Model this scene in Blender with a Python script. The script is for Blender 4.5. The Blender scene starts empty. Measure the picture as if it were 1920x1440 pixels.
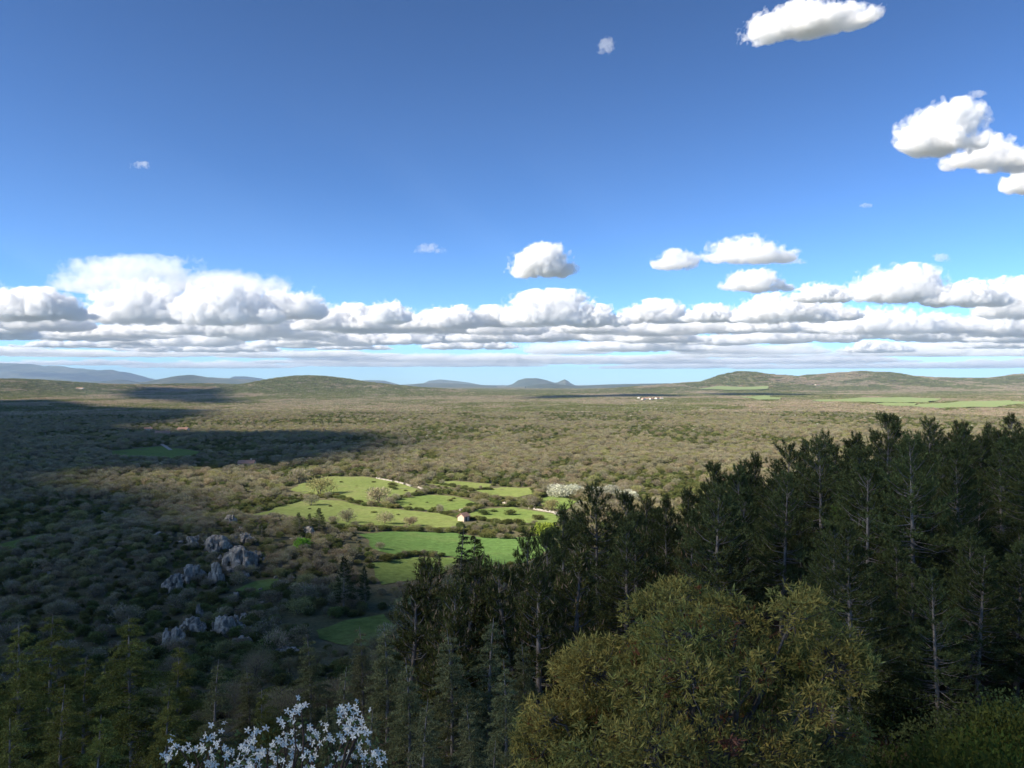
import bpy, math, random
import numpy as np
from mathutils import Vector

# ------------------------------------------------------------------ camera, sky, sun, exposure
S = bpy.context.scene
FPX = 1598.0                       # focal length in pixels of the 1920 wide photograph
EYE = 50.0                         # eye height above the plain (metres)
cam_d = bpy.data.cameras.new('camera'); cam = bpy.data.objects.new('camera', cam_d)
S.collection.objects.link(cam); S.camera = cam
cam.location = (0, 0, EYE); cam.rotation_euler = (math.radians(90), 0, 0)
cam_d.sensor_width = 36.0; cam_d.lens = 36.0 * FPX / 1920.0
cam_d.clip_start = 0.1; cam_d.clip_end = 300000.0

SUN_ELEV = math.radians(33.0)
SUN_XY = np.array([-0.93, -0.37]); SUN_XY /= np.linalg.norm(SUN_XY)
TO_SUN = np.array([SUN_XY[0]*math.cos(SUN_ELEV), SUN_XY[1]*math.cos(SUN_ELEV), math.sin(SUN_ELEV)])
W = bpy.data.worlds.new('World'); S.world = W; W.use_nodes = True
wn = W.node_tree.nodes; wl = W.node_tree.links
bg = wn['Background']; bg.inputs['Strength'].default_value = 0.0535
sky = wn.new('ShaderNodeTexSky'); sky.sky_type = 'NISHITA'; sky.sun_disc = False
sky.sun_elevation = SUN_ELEV; sky.sun_rotation = math.atan2(SUN_XY[0], SUN_XY[1])
sky.altitude = 0; sky.air_density = 0.5; sky.dust_density = 0.2; sky.ozone_density = 3.0
gam = wn.new('ShaderNodeGamma'); gam.inputs[1].default_value = 1.45
wl.new(sky.outputs[0], gam.inputs[0]); tint = wn.new('ShaderNodeMix'); tint.data_type = 'RGBA'; tint.blend_type = 'MULTIPLY'; tint.inputs[0].default_value = 1.0
tint.inputs[7].default_value = (0.88, 1.05, 1.02, 1.0)            # white balance of the camera
wl.new(gam.outputs[0], tint.inputs[6]); wl.new(tint.outputs[2], bg.inputs['Color'])
sun_d = bpy.data.lights.new('sun', 'SUN'); sun_d.energy = 5.0; sun_d.angle = math.radians(1.0)
sun_d.color = (1.0, 0.90, 0.75)
sun = bpy.data.objects.new('sun', sun_d); S.collection.objects.link(sun)
sun.rotation_euler = Vector(TO_SUN).to_track_quat('Z', 'Y').to_euler()
sun.location = (0, 0, 3000)
S.view_settings.view_transform = 'Standard'; S.view_settings.look = 'None'
S.view_settings.gamma = 1.0; S.view_settings.use_curve_mapping = False
S.view_settings.exposure = 1.08
S.render.engine = 'CYCLES'
S.cycles.use_denoising = True
S.cycles.max_bounces = 12; S.cycles.diffuse_bounces = 3; S.cycles.glossy_bounces = 1
S.cycles.transmission_bounces = 4; S.cycles.volume_bounces = 12
S.cycles.transparent_max_bounces = 32
S.cycles.caustics_reflective = False; S.cycles.caustics_refractive = False

COL = S.collection
R = np.random.default_rng(7)

# ------------------------------------------------------------------ helpers: noise
def _hash(ix, iy, iz, seed):
    h = (ix.astype(np.int64)*374761393 + iy.astype(np.int64)*668265263 + iz.astype(np.int64)*2147483647 + seed*974634777) & 0xffffffff
    h = ((h ^ (h >> 13))*1274126177) & 0xffffffff
    h = ((h ^ (h >> 16))*2246822519) & 0xffffffff
    return ((h ^ (h >> 15)) & 0xffffff)/float(0xffffff)

def vnoise(x, y, z=None, seed=0):
    x = np.asarray(x, float); y = np.asarray(y, float)
    z = np.zeros_like(x) if z is None else np.asarray(z, float)
    x0, y0, z0 = np.floor(x), np.floor(y), np.floor(z)
    fx, fy, fz = x-x0, y-y0, z-z0
    fx = fx*fx*(3-2*fx); fy = fy*fy*(3-2*fy); fz = fz*fz*(3-2*fz)
    flat = not np.any(z)
    def lay(dz):
        a = _hash(x0, y0, z0+dz, seed); b = _hash(x0+1, y0, z0+dz, seed)
        c = _hash(x0, y0+1, z0+dz, seed); d = _hash(x0+1, y0+1, z0+dz, seed)
        return (a*(1-fx)+b*fx)*(1-fy) + (c*(1-fx)+d*fx)*fy
    l0 = lay(0)
    return l0 if flat else l0*(1-fz)+lay(1)*fz

_TAB = np.random.default_rng(99).uniform(size=(64, 64, 64)).astype(np.float32)
def tnoise(x, y, z, seed):
    """quick lattice noise from a table, for dense fields"""
    x0 = np.floor(x); y0 = np.floor(y); z0 = np.floor(z)
    fx = (x-x0).astype(np.float32); fy = (y-y0).astype(np.float32); fz = (z-z0).astype(np.float32)
    fx *= fx*(3-2*fx); fy *= fy*(3-2*fy); fz *= fz*(3-2*fz)
    i = (x0.astype(np.int32)+seed*7) & 63; j = (y0.astype(np.int32)+seed*13) & 63; k = (z0.astype(np.int32)+seed*29) & 63
    T = _TAB.ravel(); i2 = ((i+1) & 63)*4096; i = i*4096; j2 = ((j+1) & 63)*64; j = j*64; k2 = (k+1) & 63
    a = T[i+j+k]; a += (T[i2+j+k]-a)*fx
    b = T[i+j2+k]; b += (T[i2+j2+k]-b)*fx
    a += (b-a)*fy
    c = T[i+j+k2]; c += (T[i2+j+k2]-c)*fx
    d = T[i+j2+k2]; d += (T[i2+j2+k2]-d)*fx
    c += (d-c)*fy
    return a+(c-a)*fz

def fbm(x, y, z=None, octv=4, seed=0, gain=0.5):
    t = 0; a = 1.0; n = 0
    if z is not None and np.ndim(x) == 3:
        for o in range(octv):
            f = 2.03**o; t = t+a*tnoise(x*f+o*17.3, y*f+o*9.1, z*f+o*5.7, seed+o); n += a; a *= gain
        return t/n
    for o in range(octv):
        f = 2.03**o
        t = t + a*vnoise(x*f+o*17.3, y*f+o*9.1, None if z is None else z*f+o*5.7, seed+o)
        n += a; a *= gain
    return t/n

def smooth(a, b, x):
    t = np.clip((np.asarray(x, float)-a)/(b-a), 0, 1); return t*t*(3-2*t)

# ------------------------------------------------------------------ helpers: meshes and objects
def mesh_np(name, V, F, mat=None, col=None, shade=False, mats=None, mat_idx=None):
    V = np.asarray(V, np.float32).reshape(-1, 3); F = np.asarray(F, np.int32)
    me = bpy.data.meshes.new(name)
    m, k = F.shape
    me.vertices.add(len(V)); me.vertices.foreach_set('co', V.ravel())
    me.loops.add(m*k); me.loops.foreach_set('vertex_index', F.ravel())
    me.polygons.add(m); me.polygons.foreach_set('loop_start', np.arange(m, dtype=np.int32)*k)
    if mat_idx is not None: me.polygons.foreach_set('material_index', np.asarray(mat_idx, np.int32))
    me.polygons.foreach_set('use_smooth', np.full(m, shade, dtype=bool))
    me.update(calc_edges=True)
    if col is not None:
        ca = me.color_attributes.new('col', 'FLOAT_COLOR', 'POINT')
        c = np.ones((len(V), 4), np.float32); c[:, :3] = col
        ca.data.foreach_set('color', c.ravel())
    for mm in (mats or ([mat] if mat else [])): me.materials.append(mm)
    return me

class MB:
    """collects triangles with a colour for each vertex"""
    def __init__(s): s.V = []; s.F = []; s.C = []; s.n = 0
    def add(s, V, F, c=(1, 1, 1)):
        V = np.asarray(V, float).reshape(-1, 3); F = np.asarray(F, int)
        if F.shape[1] == 4: F = np.concatenate([F[:, [0, 1, 2]], F[:, [0, 2, 3]]])
        c = np.asarray(c, float)
        C = np.broadcast_to(c, (len(V), 3)) if c.ndim == 1 else c
        s.V.append(V); s.F.append(F+s.n); s.C.append(C); s.n += len(V)
    def arrays(s): return np.concatenate(s.V), np.concatenate(s.F), np.concatenate(s.C)
    def mesh(s, name, mat, shade=False):
        V, F, C = s.arrays(); return mesh_np(name, V, F, mat, C, shade)

def norm(v): return v/np.maximum(np.linalg.norm(v, axis=-1, keepdims=True), 1e-9)

def tube(mb, P, r, sides=5, c=(1, 1, 1), cap=True):
    P = np.asarray(P, float); n = len(P); r = np.broadcast_to(np.asarray(r, float), (n,))
    T = norm(np.gradient(P, axis=0)); ref = np.array([0.31, 0.17, 0.93]) if abs(T[0][2]) < 0.9 else np.array([1.0, 0.1, 0])
    A = norm(np.cross(T, ref)); B = np.cross(T, A)
    a = np.arange(sides)*2*np.pi/sides
    V = (P[:, None]+r[:, None, None]*(np.cos(a)[None, :, None]*A[:, None]+np.sin(a)[None, :, None]*B[:, None])).reshape(-1, 3)
    i = np.arange(n-1)[:, None]*sides; j = np.arange(sides)[None]; jn = (j+1) % sides
    F = np.stack([i+j, i+jn, i+sides+jn, i+sides+j], -1).reshape(-1, 4)
    mb.add(V, F, c)

def blades(mb, P, D, L, Wd, rng, C, diamond=False, fold=0.0):
    """thin leaf or needle faces from base points P along D"""
    n = len(P); D = norm(D); L = np.broadcast_to(L, (n,)); Wd = np.broadcast_to(Wd, (n,))
    s = norm(np.cross(D, rng.normal(size=(n, 3))))
    C = np.broadcast_to(C, (n, 3))
    if not diamond:
        V = np.stack([P-s*Wd[:, None]/2, P+s*Wd[:, None]/2, P+D*L[:, None]], 1).reshape(-1, 3)
        F = np.arange(3*n).reshape(n, 3); mb.add(V, F, np.repeat(C, 3, 0))
    else:
        up = np.cross(s, D)
        m = P+D*(L*0.5)[:, None]
        V = np.stack([P, m-s*Wd[:, None]/2+up*(fold*Wd)[:, None], P+D*L[:, None], m+s*Wd[:, None]/2+up*(fold*Wd)[:, None]], 1).reshape(-1, 3)
        b = np.arange(n)[:, None]*4
        F = np.concatenate([b+np.array([[0, 1, 2]]), b+np.array([[0, 2, 3]])]); mb.add(V, F, np.repeat(C, 4, 0))

def link(name, data, parent=None, loc=None, rz=0.0, scale=None, col=COL):
    o = bpy.data.objects.new(name, data); col.objects.link(o)
    if parent: o.parent = parent
    if loc is not None: o.location = loc
    if rz: o.rotation_euler = (0, 0, rz)
    if scale is not None: o.scale = scale if hasattr(scale, '__len__') else (scale,)*3
    return o

def tag(o, label=None, cat=None, group=None, kind=None):
    if label: o['label'] = label
    if cat: o['category'] = cat
    if group: o['group'] = group
    if kind: o['kind'] = kind
    return o

ORD = 'first second third fourth fifth sixth seventh eighth ninth tenth eleventh twelfth thirteenth fourteenth fifteenth sixteenth seventeenth eighteenth nineteenth twentieth'.split()
ORD += ['twenty-'+w for w in ORD[:9]] + ['thirtieth'] + ['thirty-'+w for w in ORD[:9]]

# ------------------------------------------------------------------ materials
def new_mat(name):
    m = bpy.data.materials.new(name); m.use_nodes = True
    nt = m.node_tree; nt.nodes.clear()
    out = nt.nodes.new('ShaderNodeOutputMaterial')
    return m, nt, out

def N(nt, t, **kw):
    n = nt.nodes.new(t)
    for k, v in kw.items():
        if k in n.inputs: n.inputs[k].default_value = v
        else: setattr(n, k, v)
    return n

def mixc(nt, blend, a, b, fac=1.0):
    n = nt.nodes.new('ShaderNodeMix'); n.data_type = 'RGBA'; n.blend_type = blend
    for sock, v in ((n.inputs[0], fac), (n.inputs[6], a), (n.inputs[7], b)):
        if isinstance(v, bpy.types.NodeSocket): nt.links.new(v, sock)
        elif isinstance(v, (int, float)): sock.default_value = v
        else: sock.default_value = (*v, 1)
    return n.outputs[2]

def ramp(nt, fac, stops):
    n = nt.nodes.new('ShaderNodeValToRGB'); nt.links.new(fac, n.inputs[0])
    e = n.color_ramp.elements
    while len(e) < len(stops): e.new(0.5)
    for k, (p, c) in enumerate(stops):
        e[k].position = p; e[k].color = (*c, 1) if hasattr(c, '__len__') else (c, c, c, 1)
    return n.outputs[0]

def noise(nt, scale, detail=6, rough=0.6, vec=None):
    n = N(nt, 'ShaderNodeTexNoise'); n.inputs['Scale'].default_value = scale
    n.inputs['Detail'].default_value = detail; n.inputs['Roughness'].default_value = rough
    if vec is None:
        g = nt.nodes.new('ShaderNodeNewGeometry'); vec = g.outputs['Position']
    nt.links.new(vec, n.inputs['Vector']); return n.outputs[0]

def foliage_mat(name, var=0.25, trans=0.3, hue=0.02):
    m, nt, out = new_mat(name)
    at = N(nt, 'ShaderNodeAttribute', attribute_name='col')
    oi = N(nt, 'ShaderNodeObjectInfo')
    c = mixc(nt, 'MULTIPLY', at.outputs[0], oi.outputs['Color'])
    hs = N(nt, 'ShaderNodeHueSaturation')
    mr = N(nt, 'ShaderNodeMapRange'); nt.links.new(oi.outputs['Random'], mr.inputs[0])
    mr.inputs[3].default_value = 1-var; mr.inputs[4].default_value = 1+var
    mh = N(nt, 'ShaderNodeMapRange')
    mm = N(nt, 'ShaderNodeMath', operation='FRACT'); ml = N(nt, 'ShaderNodeMath', operation='MULTIPLY')
    nt.links.new(oi.outputs['Random'], ml.inputs[0]); ml.inputs[1].default_value = 7.31
    nt.links.new(ml.outputs[0], mm.inputs[0]); nt.links.new(mm.outputs[0], mh.inputs[0])
    mh.inputs[3].default_value = 0.5-hue; mh.inputs[4].default_value = 0.5+hue
    nt.links.new(mr.outputs[0], hs.inputs['Value']); nt.links.new(mh.outputs[0], hs.inputs['Hue'])
    nt.links.new(c, hs.inputs['Color'])
    d = N(nt, 'ShaderNodeBsdfDiffuse'); t = N(nt, 'ShaderNodeBsdfTranslucent')
    nt.links.new(hs.outputs[0], d.inputs[0]); nt.links.new(hs.outputs[0], t.inputs[0])
    mx = N(nt, 'ShaderNodeMixShader'); mx.inputs[0].default_value = trans
    nt.links.new(d.outputs[0], mx.inputs[1]); nt.links.new(t.outputs[0], mx.inputs[2])
    nt.links.new(mx.outputs[0], out.inputs[0])
    return m

def simple_mat(name, stops, scale, rough=0.9, bump=0.0, bscale=None, use_obj=False, bdist=0.05, use_col=False):
    m, nt, out = new_mat(name)
    vec = None
    if use_obj: vec = N(nt, 'ShaderNodeTexCoord').outputs['Object']
    c = ramp(nt, noise(nt, scale, vec=vec), stops)
    if use_col: c = mixc(nt, 'MULTIPLY', c, N(nt, 'ShaderNodeAttribute', attribute_name='col').outputs[0])
    b = N(nt, 'ShaderNodeBsdfPrincipled'); nt.links.new(c, b.inputs['Base Color'])
    b.inputs['Roughness'].default_value = rough; b.inputs['Specular IOR Level'].default_value = 0.2
    if bump:
        bp = N(nt, 'ShaderNodeBump'); bp.inputs['Strength'].default_value = bump; bp.inputs['Distance'].default_value = bdist
        nt.links.new(noise(nt, bscale or scale*4, 8, vec=vec), bp.inputs['Height']); nt.links.new(bp.outputs[0], b.inputs['Normal'])
    nt.links.new(b.outputs[0], out.inputs[0])
    return m

M_needle = foliage_mat('pine_needles', 0.22, 0.15, 0.012)
M_cedar = foliage_mat('cedar_needles', 0.15, 0.2, 0.012)
M_leaf = foliage_mat('oak_leaves', 0.05, 0.35, 0.0)
M_scrub = foliage_mat('bare_twigs_and_buds', 0.22, 0.25, 0.02)
M_green = foliage_mat('evergreen_leaves', 0.28, 0.25, 0.025)
M_bark = simple_mat('conifer_bark', [(0.3, (0.15, 0.125, 0.10)), (0.7, (0.36, 0.31, 0.26))], 6.0, use_obj=True, bump=0.4)
M_twig = simple_mat('grey_oak_bark', [(0.3, (0.07, 0.062, 0.05)), (0.7, (0.19, 0.17, 0.145))], 8.0, use_obj=True, bump=0.3)

# ------------------------------------------------------------------ the lie of the land
def hill(x, y):
    """the wooded hill the photographer stands on"""
    x = np.asarray(x, float); y = np.asarray(y, float)
    d = y-1.2*np.maximum(0, x)+0.3*np.maximum(0, -x)
    d = d+np.maximum(0, x-75)*1.35                     # the spur ends to the right
    z = np.interp(d, [-40, 0, 20, 45, 70, 120, 175, 230], [37, 36.5, 34, 28, 22, 8, 0.6, 0])
    return z*smooth(-420, -150, y)

RIDGE_X = np.array([590, 900, 1100, 1280, 1420, 1500, 1580, 1660, 1760, 1900, 2030, 2130, 2260, 2400, 2520, 2660, 2800, 3000, 3200, 3450, 3700, 3950, 4200, 5000, 6500])
RIDGE_H = np.array([0, 26, 42, 56, 64, 82, 116, 136, 128, 120, 106, 98, 118, 144, 146, 132, 112, 96, 92, 84, 104, 130, 138, 130, 60])

def h(x, y):
    x = np.asarray(x, float); y = np.asarray(y, float)
    r = np.hypot(x, y)
    z = hill(x, y)
    z = z+(fbm(x/38, y/38, octv=4, seed=3)-0.5)*2.2*smooth(20, 120, r)
    z = z+(fbm(x/420, y/420, octv=3, seed=11)-0.5)*9*smooth(450, 1400, r)
    z = z+(fbm(x/1500+3, y/1500, octv=4, seed=23)-0.5)*26*smooth(1300, 3500, r)
    # rocky knoll on the left
    z = z+7.5*np.exp(-(((x+92)/55)**2+((y-250)/50)**2))
    # hills on the plain
    def g(cx, cy, sx, sy, a): return a*np.exp(-(((x-cx)/sx)**2+((y-cy)/sy)**2))
    z = z+g(-1110, 4500, 330, 700, 72)+g(-720, 4600, 560, 800, 38)
    z = z+g(-2650, 4500, 420, 800, 66)+g(-2000, 5700, 700, 700, 52)
    z = z+g(620, 1750, 420, 260, 9)+g(1500, 1900, 500, 300, 6)
    rid = np.interp(x, RIDGE_X, RIDGE_H)*(0.95+0.3*(fbm(x/150, y/420, octv=4, seed=31)-0.5))
    z = z+rid*np.exp(-((y-6300)/1000)**2)
    # the curve of the earth is left out; far land sinks a little to the coast
    return z-6*smooth(9000, 30000, r)

def unproject(px, py, t0=135.0, t1=30000.0):
    """the point of the ground that pixel (px, py) of the photograph looks at"""
    u = (px-960)/FPX; v = -(py-720)/FPX
    t = np.geomspace(t0, t1, 800)
    below = (EYE+v*t) < h(u*t, t)
    if not below.any(): return None
    k = int(np.argmax(below)); a, b = (t[k-1] if k else t[0]), t[k]
    for _ in range(12):
        m = (a+b)/2
        if EYE+v*m < float(h(u*m, m)): b = m
        else: a = m
    return np.array([u*b, b, float(h(u*b, b))])

def project(P):
    P = np.asarray(P, float)
    return 960+FPX*P[..., 0]/P[..., 1], 720-FPX*(P[..., 2]-EYE)/P[..., 1]

def inside(poly, x, y):
    poly = np.asarray(poly, float); c = np.zeros(np.shape(x), bool)
    xj, yj = poly[-1]
    for xi, yi in poly:
        k = ((yi > y) != (yj > y)) & (x < (xj-xi)*(y-yi)/((yj-yi) if yj != yi else 1e-9)+xi)
        c ^= k; xj, yj = xi, yi
    return c

def poly_dist(poly, x, y):
    """signed distance, positive inside"""
    poly = np.asarray(poly, float); d = np.full(np.shape(x), 1e12)
    for a, b in zip(poly, np.roll(poly, -1, 0)):
        ab = b-a; t = np.clip(((x-a[0])*ab[0]+(y-a[1])*ab[1])/(ab@ab+1e-9), 0, 1)
        d = np.minimum(d, (x-a[0]-t*ab[0])**2+(y-a[1]-t*ab[1])**2)
    d = np.sqrt(d)
    return np.where(inside(poly, x, y), d, -d)

# ------------------------------------------------------------------ ground
def ground_mat():
    m, nt, out = new_mat('dry_scrubland')
    big = noise(nt, 0.006, 5, 0.6); mid = noise(nt, 0.06, 6, 0.65); fine = noise(nt, 1.3, 6, 0.7)
    c = ramp(nt, big, [(0.35, (0.11, 0.13, 0.045)), (0.5, (0.15, 0.135, 0.075)), (0.65, (0.10, 0.12, 0.05))])
    c = mixc(nt, 'MIX', c, (0.24, 0.20, 0.135), 0.0)
    c2 = ramp(nt, mid, [(0.3, (0.05, 0.065, 0.025)), (0.5, (0.13, 0.125, 0.065)), (0.68, (0.21, 0.175, 0.12)), (0.8, (0.30, 0.27, 0.22))])
    c = mixc(nt, 'MIX', c, c2, 0.55)
    c = mixc(nt, 'MULTIPLY', c, ramp(nt, fine, [(0.3, 0.6), (0.7, 1.25)]))
    at = N(nt, 'ShaderNodeAttribute', attribute_name='col')       # leaf litter under the pines
    sp = N(nt, 'ShaderNodeSeparateColor'); nt.links.new(at.outputs[0], sp.inputs[0])
    lit = ramp(nt, fine, [(0.3, (0.05, 0.032, 0.018)), (0.7, (0.15, 0.09, 0.05))])
    c = mixc(nt, 'MIX', c, lit, sp.outputs[0])
    b = N(nt, 'ShaderNodeBsdfPrincipled'); nt.links.new(c, b.inputs['Base Color']); b.inputs['Roughness'].default_value = 1.0
    b.inputs['Specular IOR Level'].default_value = 0.1
    bp = N(nt, 'ShaderNodeBump'); bp.inputs['Strength'].default_value = 0.6; bp.inputs['Distance'].default_value = 0.3
    nt.links.new(fine, bp.inputs['Height']); nt.links.new(bp.outputs[0], b.inputs['Normal'])
    nt.links.new(b.outputs[0], out.inputs[0]); return m

def build_ground():
    rad = np.concatenate([[0.0], np.geomspace(3, 44000, 430)])
    a = np.concatenate([np.linspace(-42, 42, 300), np.linspace(42, 318, 80)[1:-1]])*np.pi/180
    A, Rr = np.meshgrid(a, rad); X = Rr*np.sin(A); Y = Rr*np.cos(A)
    Z = h(X, Y)
    V = np.stack([X, Y, Z], -1).reshape(-1, 3); na = len(a)
    i = np.arange(len(rad)-1)[:, None]*na; j = np.arange(na)[None]; jn = (j+1) % na
    F = np.stack([i+j, i+jn, i+na+jn, i+na+j], -1).reshape(-1, 4)[:, ::-1]
    lit = smooth(4, 14, hill(X, Y)).ravel()*smooth(-45, -5, X.ravel())
    C = np.stack([lit, lit*0, lit*0], -1)
    tag(link('ground', mesh_np('ground', V, F, ground_mat(), C, True)), kind='structure')
build_ground()

def grass_mat(name, a, b, c):
    m, nt, out = new_mat(name)
    big = noise(nt, 0.05, 6, 0.7); fine = noise(nt, 0.5, 8, 0.75)
    col = ramp(nt, big, [(0.3, a), (0.55, b), (0.72, c)])
    col = mixc(nt, 'MULTIPLY', col, ramp(nt, fine, [(0.3, 0.6), (0.7, 1.25)]))
    d = N(nt, 'ShaderNodeBsdfDiffuse'); d.inputs['Roughness'].default_value = 1.0; nt.links.new(col, d.inputs[0])
    bp = N(nt, 'ShaderNodeBump'); bp.inputs['Strength'].default_value = 0.5; bp.inputs['Distance'].default_value = 0.25
    nt.links.new(fine, bp.inputs['Height']); nt.links.new(bp.outputs[0], d.inputs['Normal'])
    nt.links.new(d.outputs[0], out.inputs[0]); return m

G_dry = grass_mat('dry_meadow_grass', (0.17, 0.22, 0.065), (0.205, 0.245, 0.08), (0.24, 0.25, 0.10))
G_mid = grass_mat('meadow_grass', (0.135, 0.20, 0.055), (0.17, 0.225, 0.065), (0.20, 0.23, 0.08))
G_fresh = grass_mat('fresh_meadow_grass', (0.105, 0.19, 0.055), (0.12, 0.205, 0.06), (0.15, 0.21, 0.07))

G_far = grass_mat('far_field_grass', (0.15, 0.20, 0.085), (0.17, 0.21, 0.095), (0.21, 0.22, 0.11))
MEADOWS = [  # outline in pixels of the photograph, grass
    ([(543, 920), (575, 903), (615, 894), (680, 894), (735, 902), (792, 918), (770, 925), (738, 931), (728, 940), (690, 945), (650, 937), (600, 929)], G_dry),
    ([(736, 938), (800, 928), (850, 930), (880, 938), (902, 946), (875, 953), (830, 959), (760, 952)], G_mid),
    ([(462, 968), (520, 951), (575, 937), (640, 940), (690, 950), (760, 956), (830, 964), (868, 976), (850, 990), (740, 987), (650, 984), (600, 977), (550, 972), (500, 973)], G_dry),
    ([(873, 967), (900, 955), (960, 951), (1010, 959), (1049, 968), (1042, 981), (985, 981), (930, 976)], G_mid),
    ([(788, 906), (850, 902), (920, 908), (915, 916), (860, 917)], G_dry),
    ([(886, 919), (940, 914), (1000, 914), (1014, 925), (970, 933), (920, 929)], G_dry),
    ([(668, 1001), (760, 996), (850, 998), (905, 1009), (960, 1009), (1034, 1003), (1040, 1030), (980, 1056), (900, 1064), (850, 1044), (790, 1035), (735, 1040), (700, 1032), (688, 1012)], G_fresh),
    ([(698, 1056), (780, 1045), (856, 1046), (850, 1072), (770, 1090), (716, 1098), (703, 1080)], G_mid),
    ([(592, 1182), (650, 1164), (722, 1152), (745, 1180), (690, 1212), (630, 1208), (600, 1198)], G_mid),
    ([(1008, 936), (1050, 928), (1080, 941), (1065, 957), (1020, 951)], G_mid),
    ([(196, 846), (300, 837), (385, 848), (330, 862), (220, 861)], G_mid),
    ([(440, 1108), (480, 1090), (520, 1085), (530, 1100), (480, 1112)], G_mid),
    ([(0, 1020), (60, 1005), (110, 1004), (60, 1024), (0, 1036)], G_mid),
    ([(1520, 753), (1600, 748), (1700, 746), (1765, 749), (1745, 757), (1640, 757)], G_far),
    ([(1715, 764), (1800, 754), (1895, 752), (1930, 758), (1860, 766), (1760, 768)], G_far),
    ([(1640, 757.5), (1720, 757.5), (1715, 763), (1660, 763)], G_far),
    ([(1302, 731), (1345, 725), (1440, 725), (1440, 731), (1360, 733)], G_far),
    ([(1390, 746), (1440, 743), (1470, 750), (1430, 752)], G_far),
]
import bmesh
MEADOW_POLYS = []
for pts, mat in MEADOWS:
    w = [unproject(px, py) for px, py in pts]
    w = np.array([p[:2] for p in w if p is not None])
    MEADOW_POLYS.append(w)
    # wavy outline
    out = []
    for a, b in zip(w, np.roll(w, -1, 0)):
        for t in np.linspace(0, 1, 6)[:-1]: out.append(a+(b-a)*t)
    out = np.array(out); size = max(np.ptp(w[:, 0]), np.ptp(w[:, 1]))
    out += (np.stack([fbm(out[:, 0]/9, out[:, 1]/9, seed=41), fbm(out[:, 0]/9, out[:, 1]/9, seed=52)], -1)-0.5)*size*0.05
    bm = bmesh.new()
    bm.faces.new([bm.verts.new((p[0], p[1], 0)) for p in out])
    step = max(4.0, size/26)
    for ax in (0, 1):
        lo, hi = out[:, ax].min(), out[:, ax].max()
        for c in np.arange(lo+step*0.5, hi, step):
            co = [0, 0, 0]; co[ax] = c; no = [0, 0, 0]; no[ax] = 1
            bmesh.ops.bisect_plane(bm, geom=bm.verts[:]+bm.edges[:]+bm.faces[:], plane_co=co, plane_no=no)
    far = np.hypot(*w.mean(0))
    lift = 0.12 if far < 700 else 0.0012*far
    for v in bm.verts: v.co.z = float(h(v.co.x, v.co.y))+lift
    bmesh.ops.triangulate(bm, faces=bm.faces[:])
    me = bpy.data.meshes.new('meadow'); bm.to_mesh(me); bm.free(); me.materials.append(mat)
    for p in me.polygons: p.use_smooth = True
    tag(link('meadow', me), kind='structure')

# dirt tracks
M_track = simple_mat('pale_track', [(0.3, (0.34, 0.30, 0.24)), (0.7, (0.50, 0.46, 0.39))], 0.8, bump=0.3)
TRACKS = [([(374, 853), (369, 858), (371, 864), (366, 869), (358, 873), (357, 880)], 2.6), ([(303, 833), (311, 838), (320, 844)], 2.2),
          ([(1040, 964), (1075, 972), (1110, 976)], 1.6), ([(572, 1014), (560, 1010), (545, 1012)], 1.4)]
TRACK_PTS = []
for pts, wd in TRACKS:
    w = np.array([unproject(a, b)[:2] for a, b in pts])
    t = np.linspace(0, len(w)-1, 40); q = np.stack([np.interp(t, np.arange(len(w)), w[:, k]) for k in (0, 1)], -1)
    for _ in range(3): q[1:-1] = (q[:-2]+q[1:-1]*2+q[2:])/4
    TRACK_PTS.append(q)
    d = norm(np.gradient(q, axis=0)); s = np.stack([-d[:, 1], d[:, 0]], -1)
    wv = wd*(0.5+0.25*fbm(t*2.0, t*0, seed=5))[:, None]
    L, Rr = q+s*wv, q-s*wv
    V = np.concatenate([np.c_[L, h(L[:, 0], L[:, 1])+0.22], np.c_[Rr, h(Rr[:, 0], Rr[:, 1])+0.22]]); n = len(q)
    F = np.array([[k, k+n, k+n+1, k+1] for k in range(n-1)])
    tag(link('dirt_track', mesh_np('dirt_track', V, F, M_track, None, True)), kind='structure')

# ------------------------------------------------------------------ far mountains
M_mount = simple_mat('far_mountain_forest', [(0.35, (0.035, 0.055, 0.035)), (0.6, (0.075, 0.085, 0.055)), (0.75, (0.20, 0.18, 0.15))], 0.0035, bump=0.0)
def mountain(name, D, prof, depth, seed):
    """prof: (px, py) of the skyline; a ridge of that height at distance D with slopes to both sides"""
    p = np.array(prof, float); px = np.linspace(p[0, 0], p[-1, 0], max(40, int((p[-1, 0]-p[0, 0])*0.8)))
    py = np.interp(px, p[:, 0], p[:, 1])
    H = np.maximum((720-py)*D/FPX+EYE, 0)+8
    x = (px-960)/FPX*D; n = 26; t = np.linspace(-1, 1, n)
    X = x[None]+np.zeros((n, 1)); Y = D+t[:, None]*depth+0*X
    rid = np.abs(fbm(X/(D*0.018), Y/(D*0.018), octv=5, seed=seed)-0.5)*2
    Z = H[None]*(1-np.abs(t)[:, None]**1.3)*(1-0.35*rid*(np.abs(t)[:, None]**0.5))+H[None]*0.03*(fbm(X/(D*0.004), Y/(D*0.004), octv=3, seed=seed+3)-0.5)
    Z = Z-12
    V = np.stack([X, Y, Z], -1).reshape(-1, 3); m = len(px)
    i = np.arange(n-1)[:, None]*m; j = np.arange(m-1)[None]
    F = np.stack([i+j, i+j+1, i+m+j+1, i+m+j], -1).reshape(-1, 4)
    tag(link(name, mesh_np(name, V, F, M_mount, None, True)), kind='structure')
mountain('far_mountain', 26000, [(-520, 712), (-380, 690), (-200, 676), (-60, 682), (0, 679), (55, 681), (80, 688), (100, 684), (150, 690), (190, 694), (205, 692), (225, 700), (250, 713), (270, 720)], 5200, 61)
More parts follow.
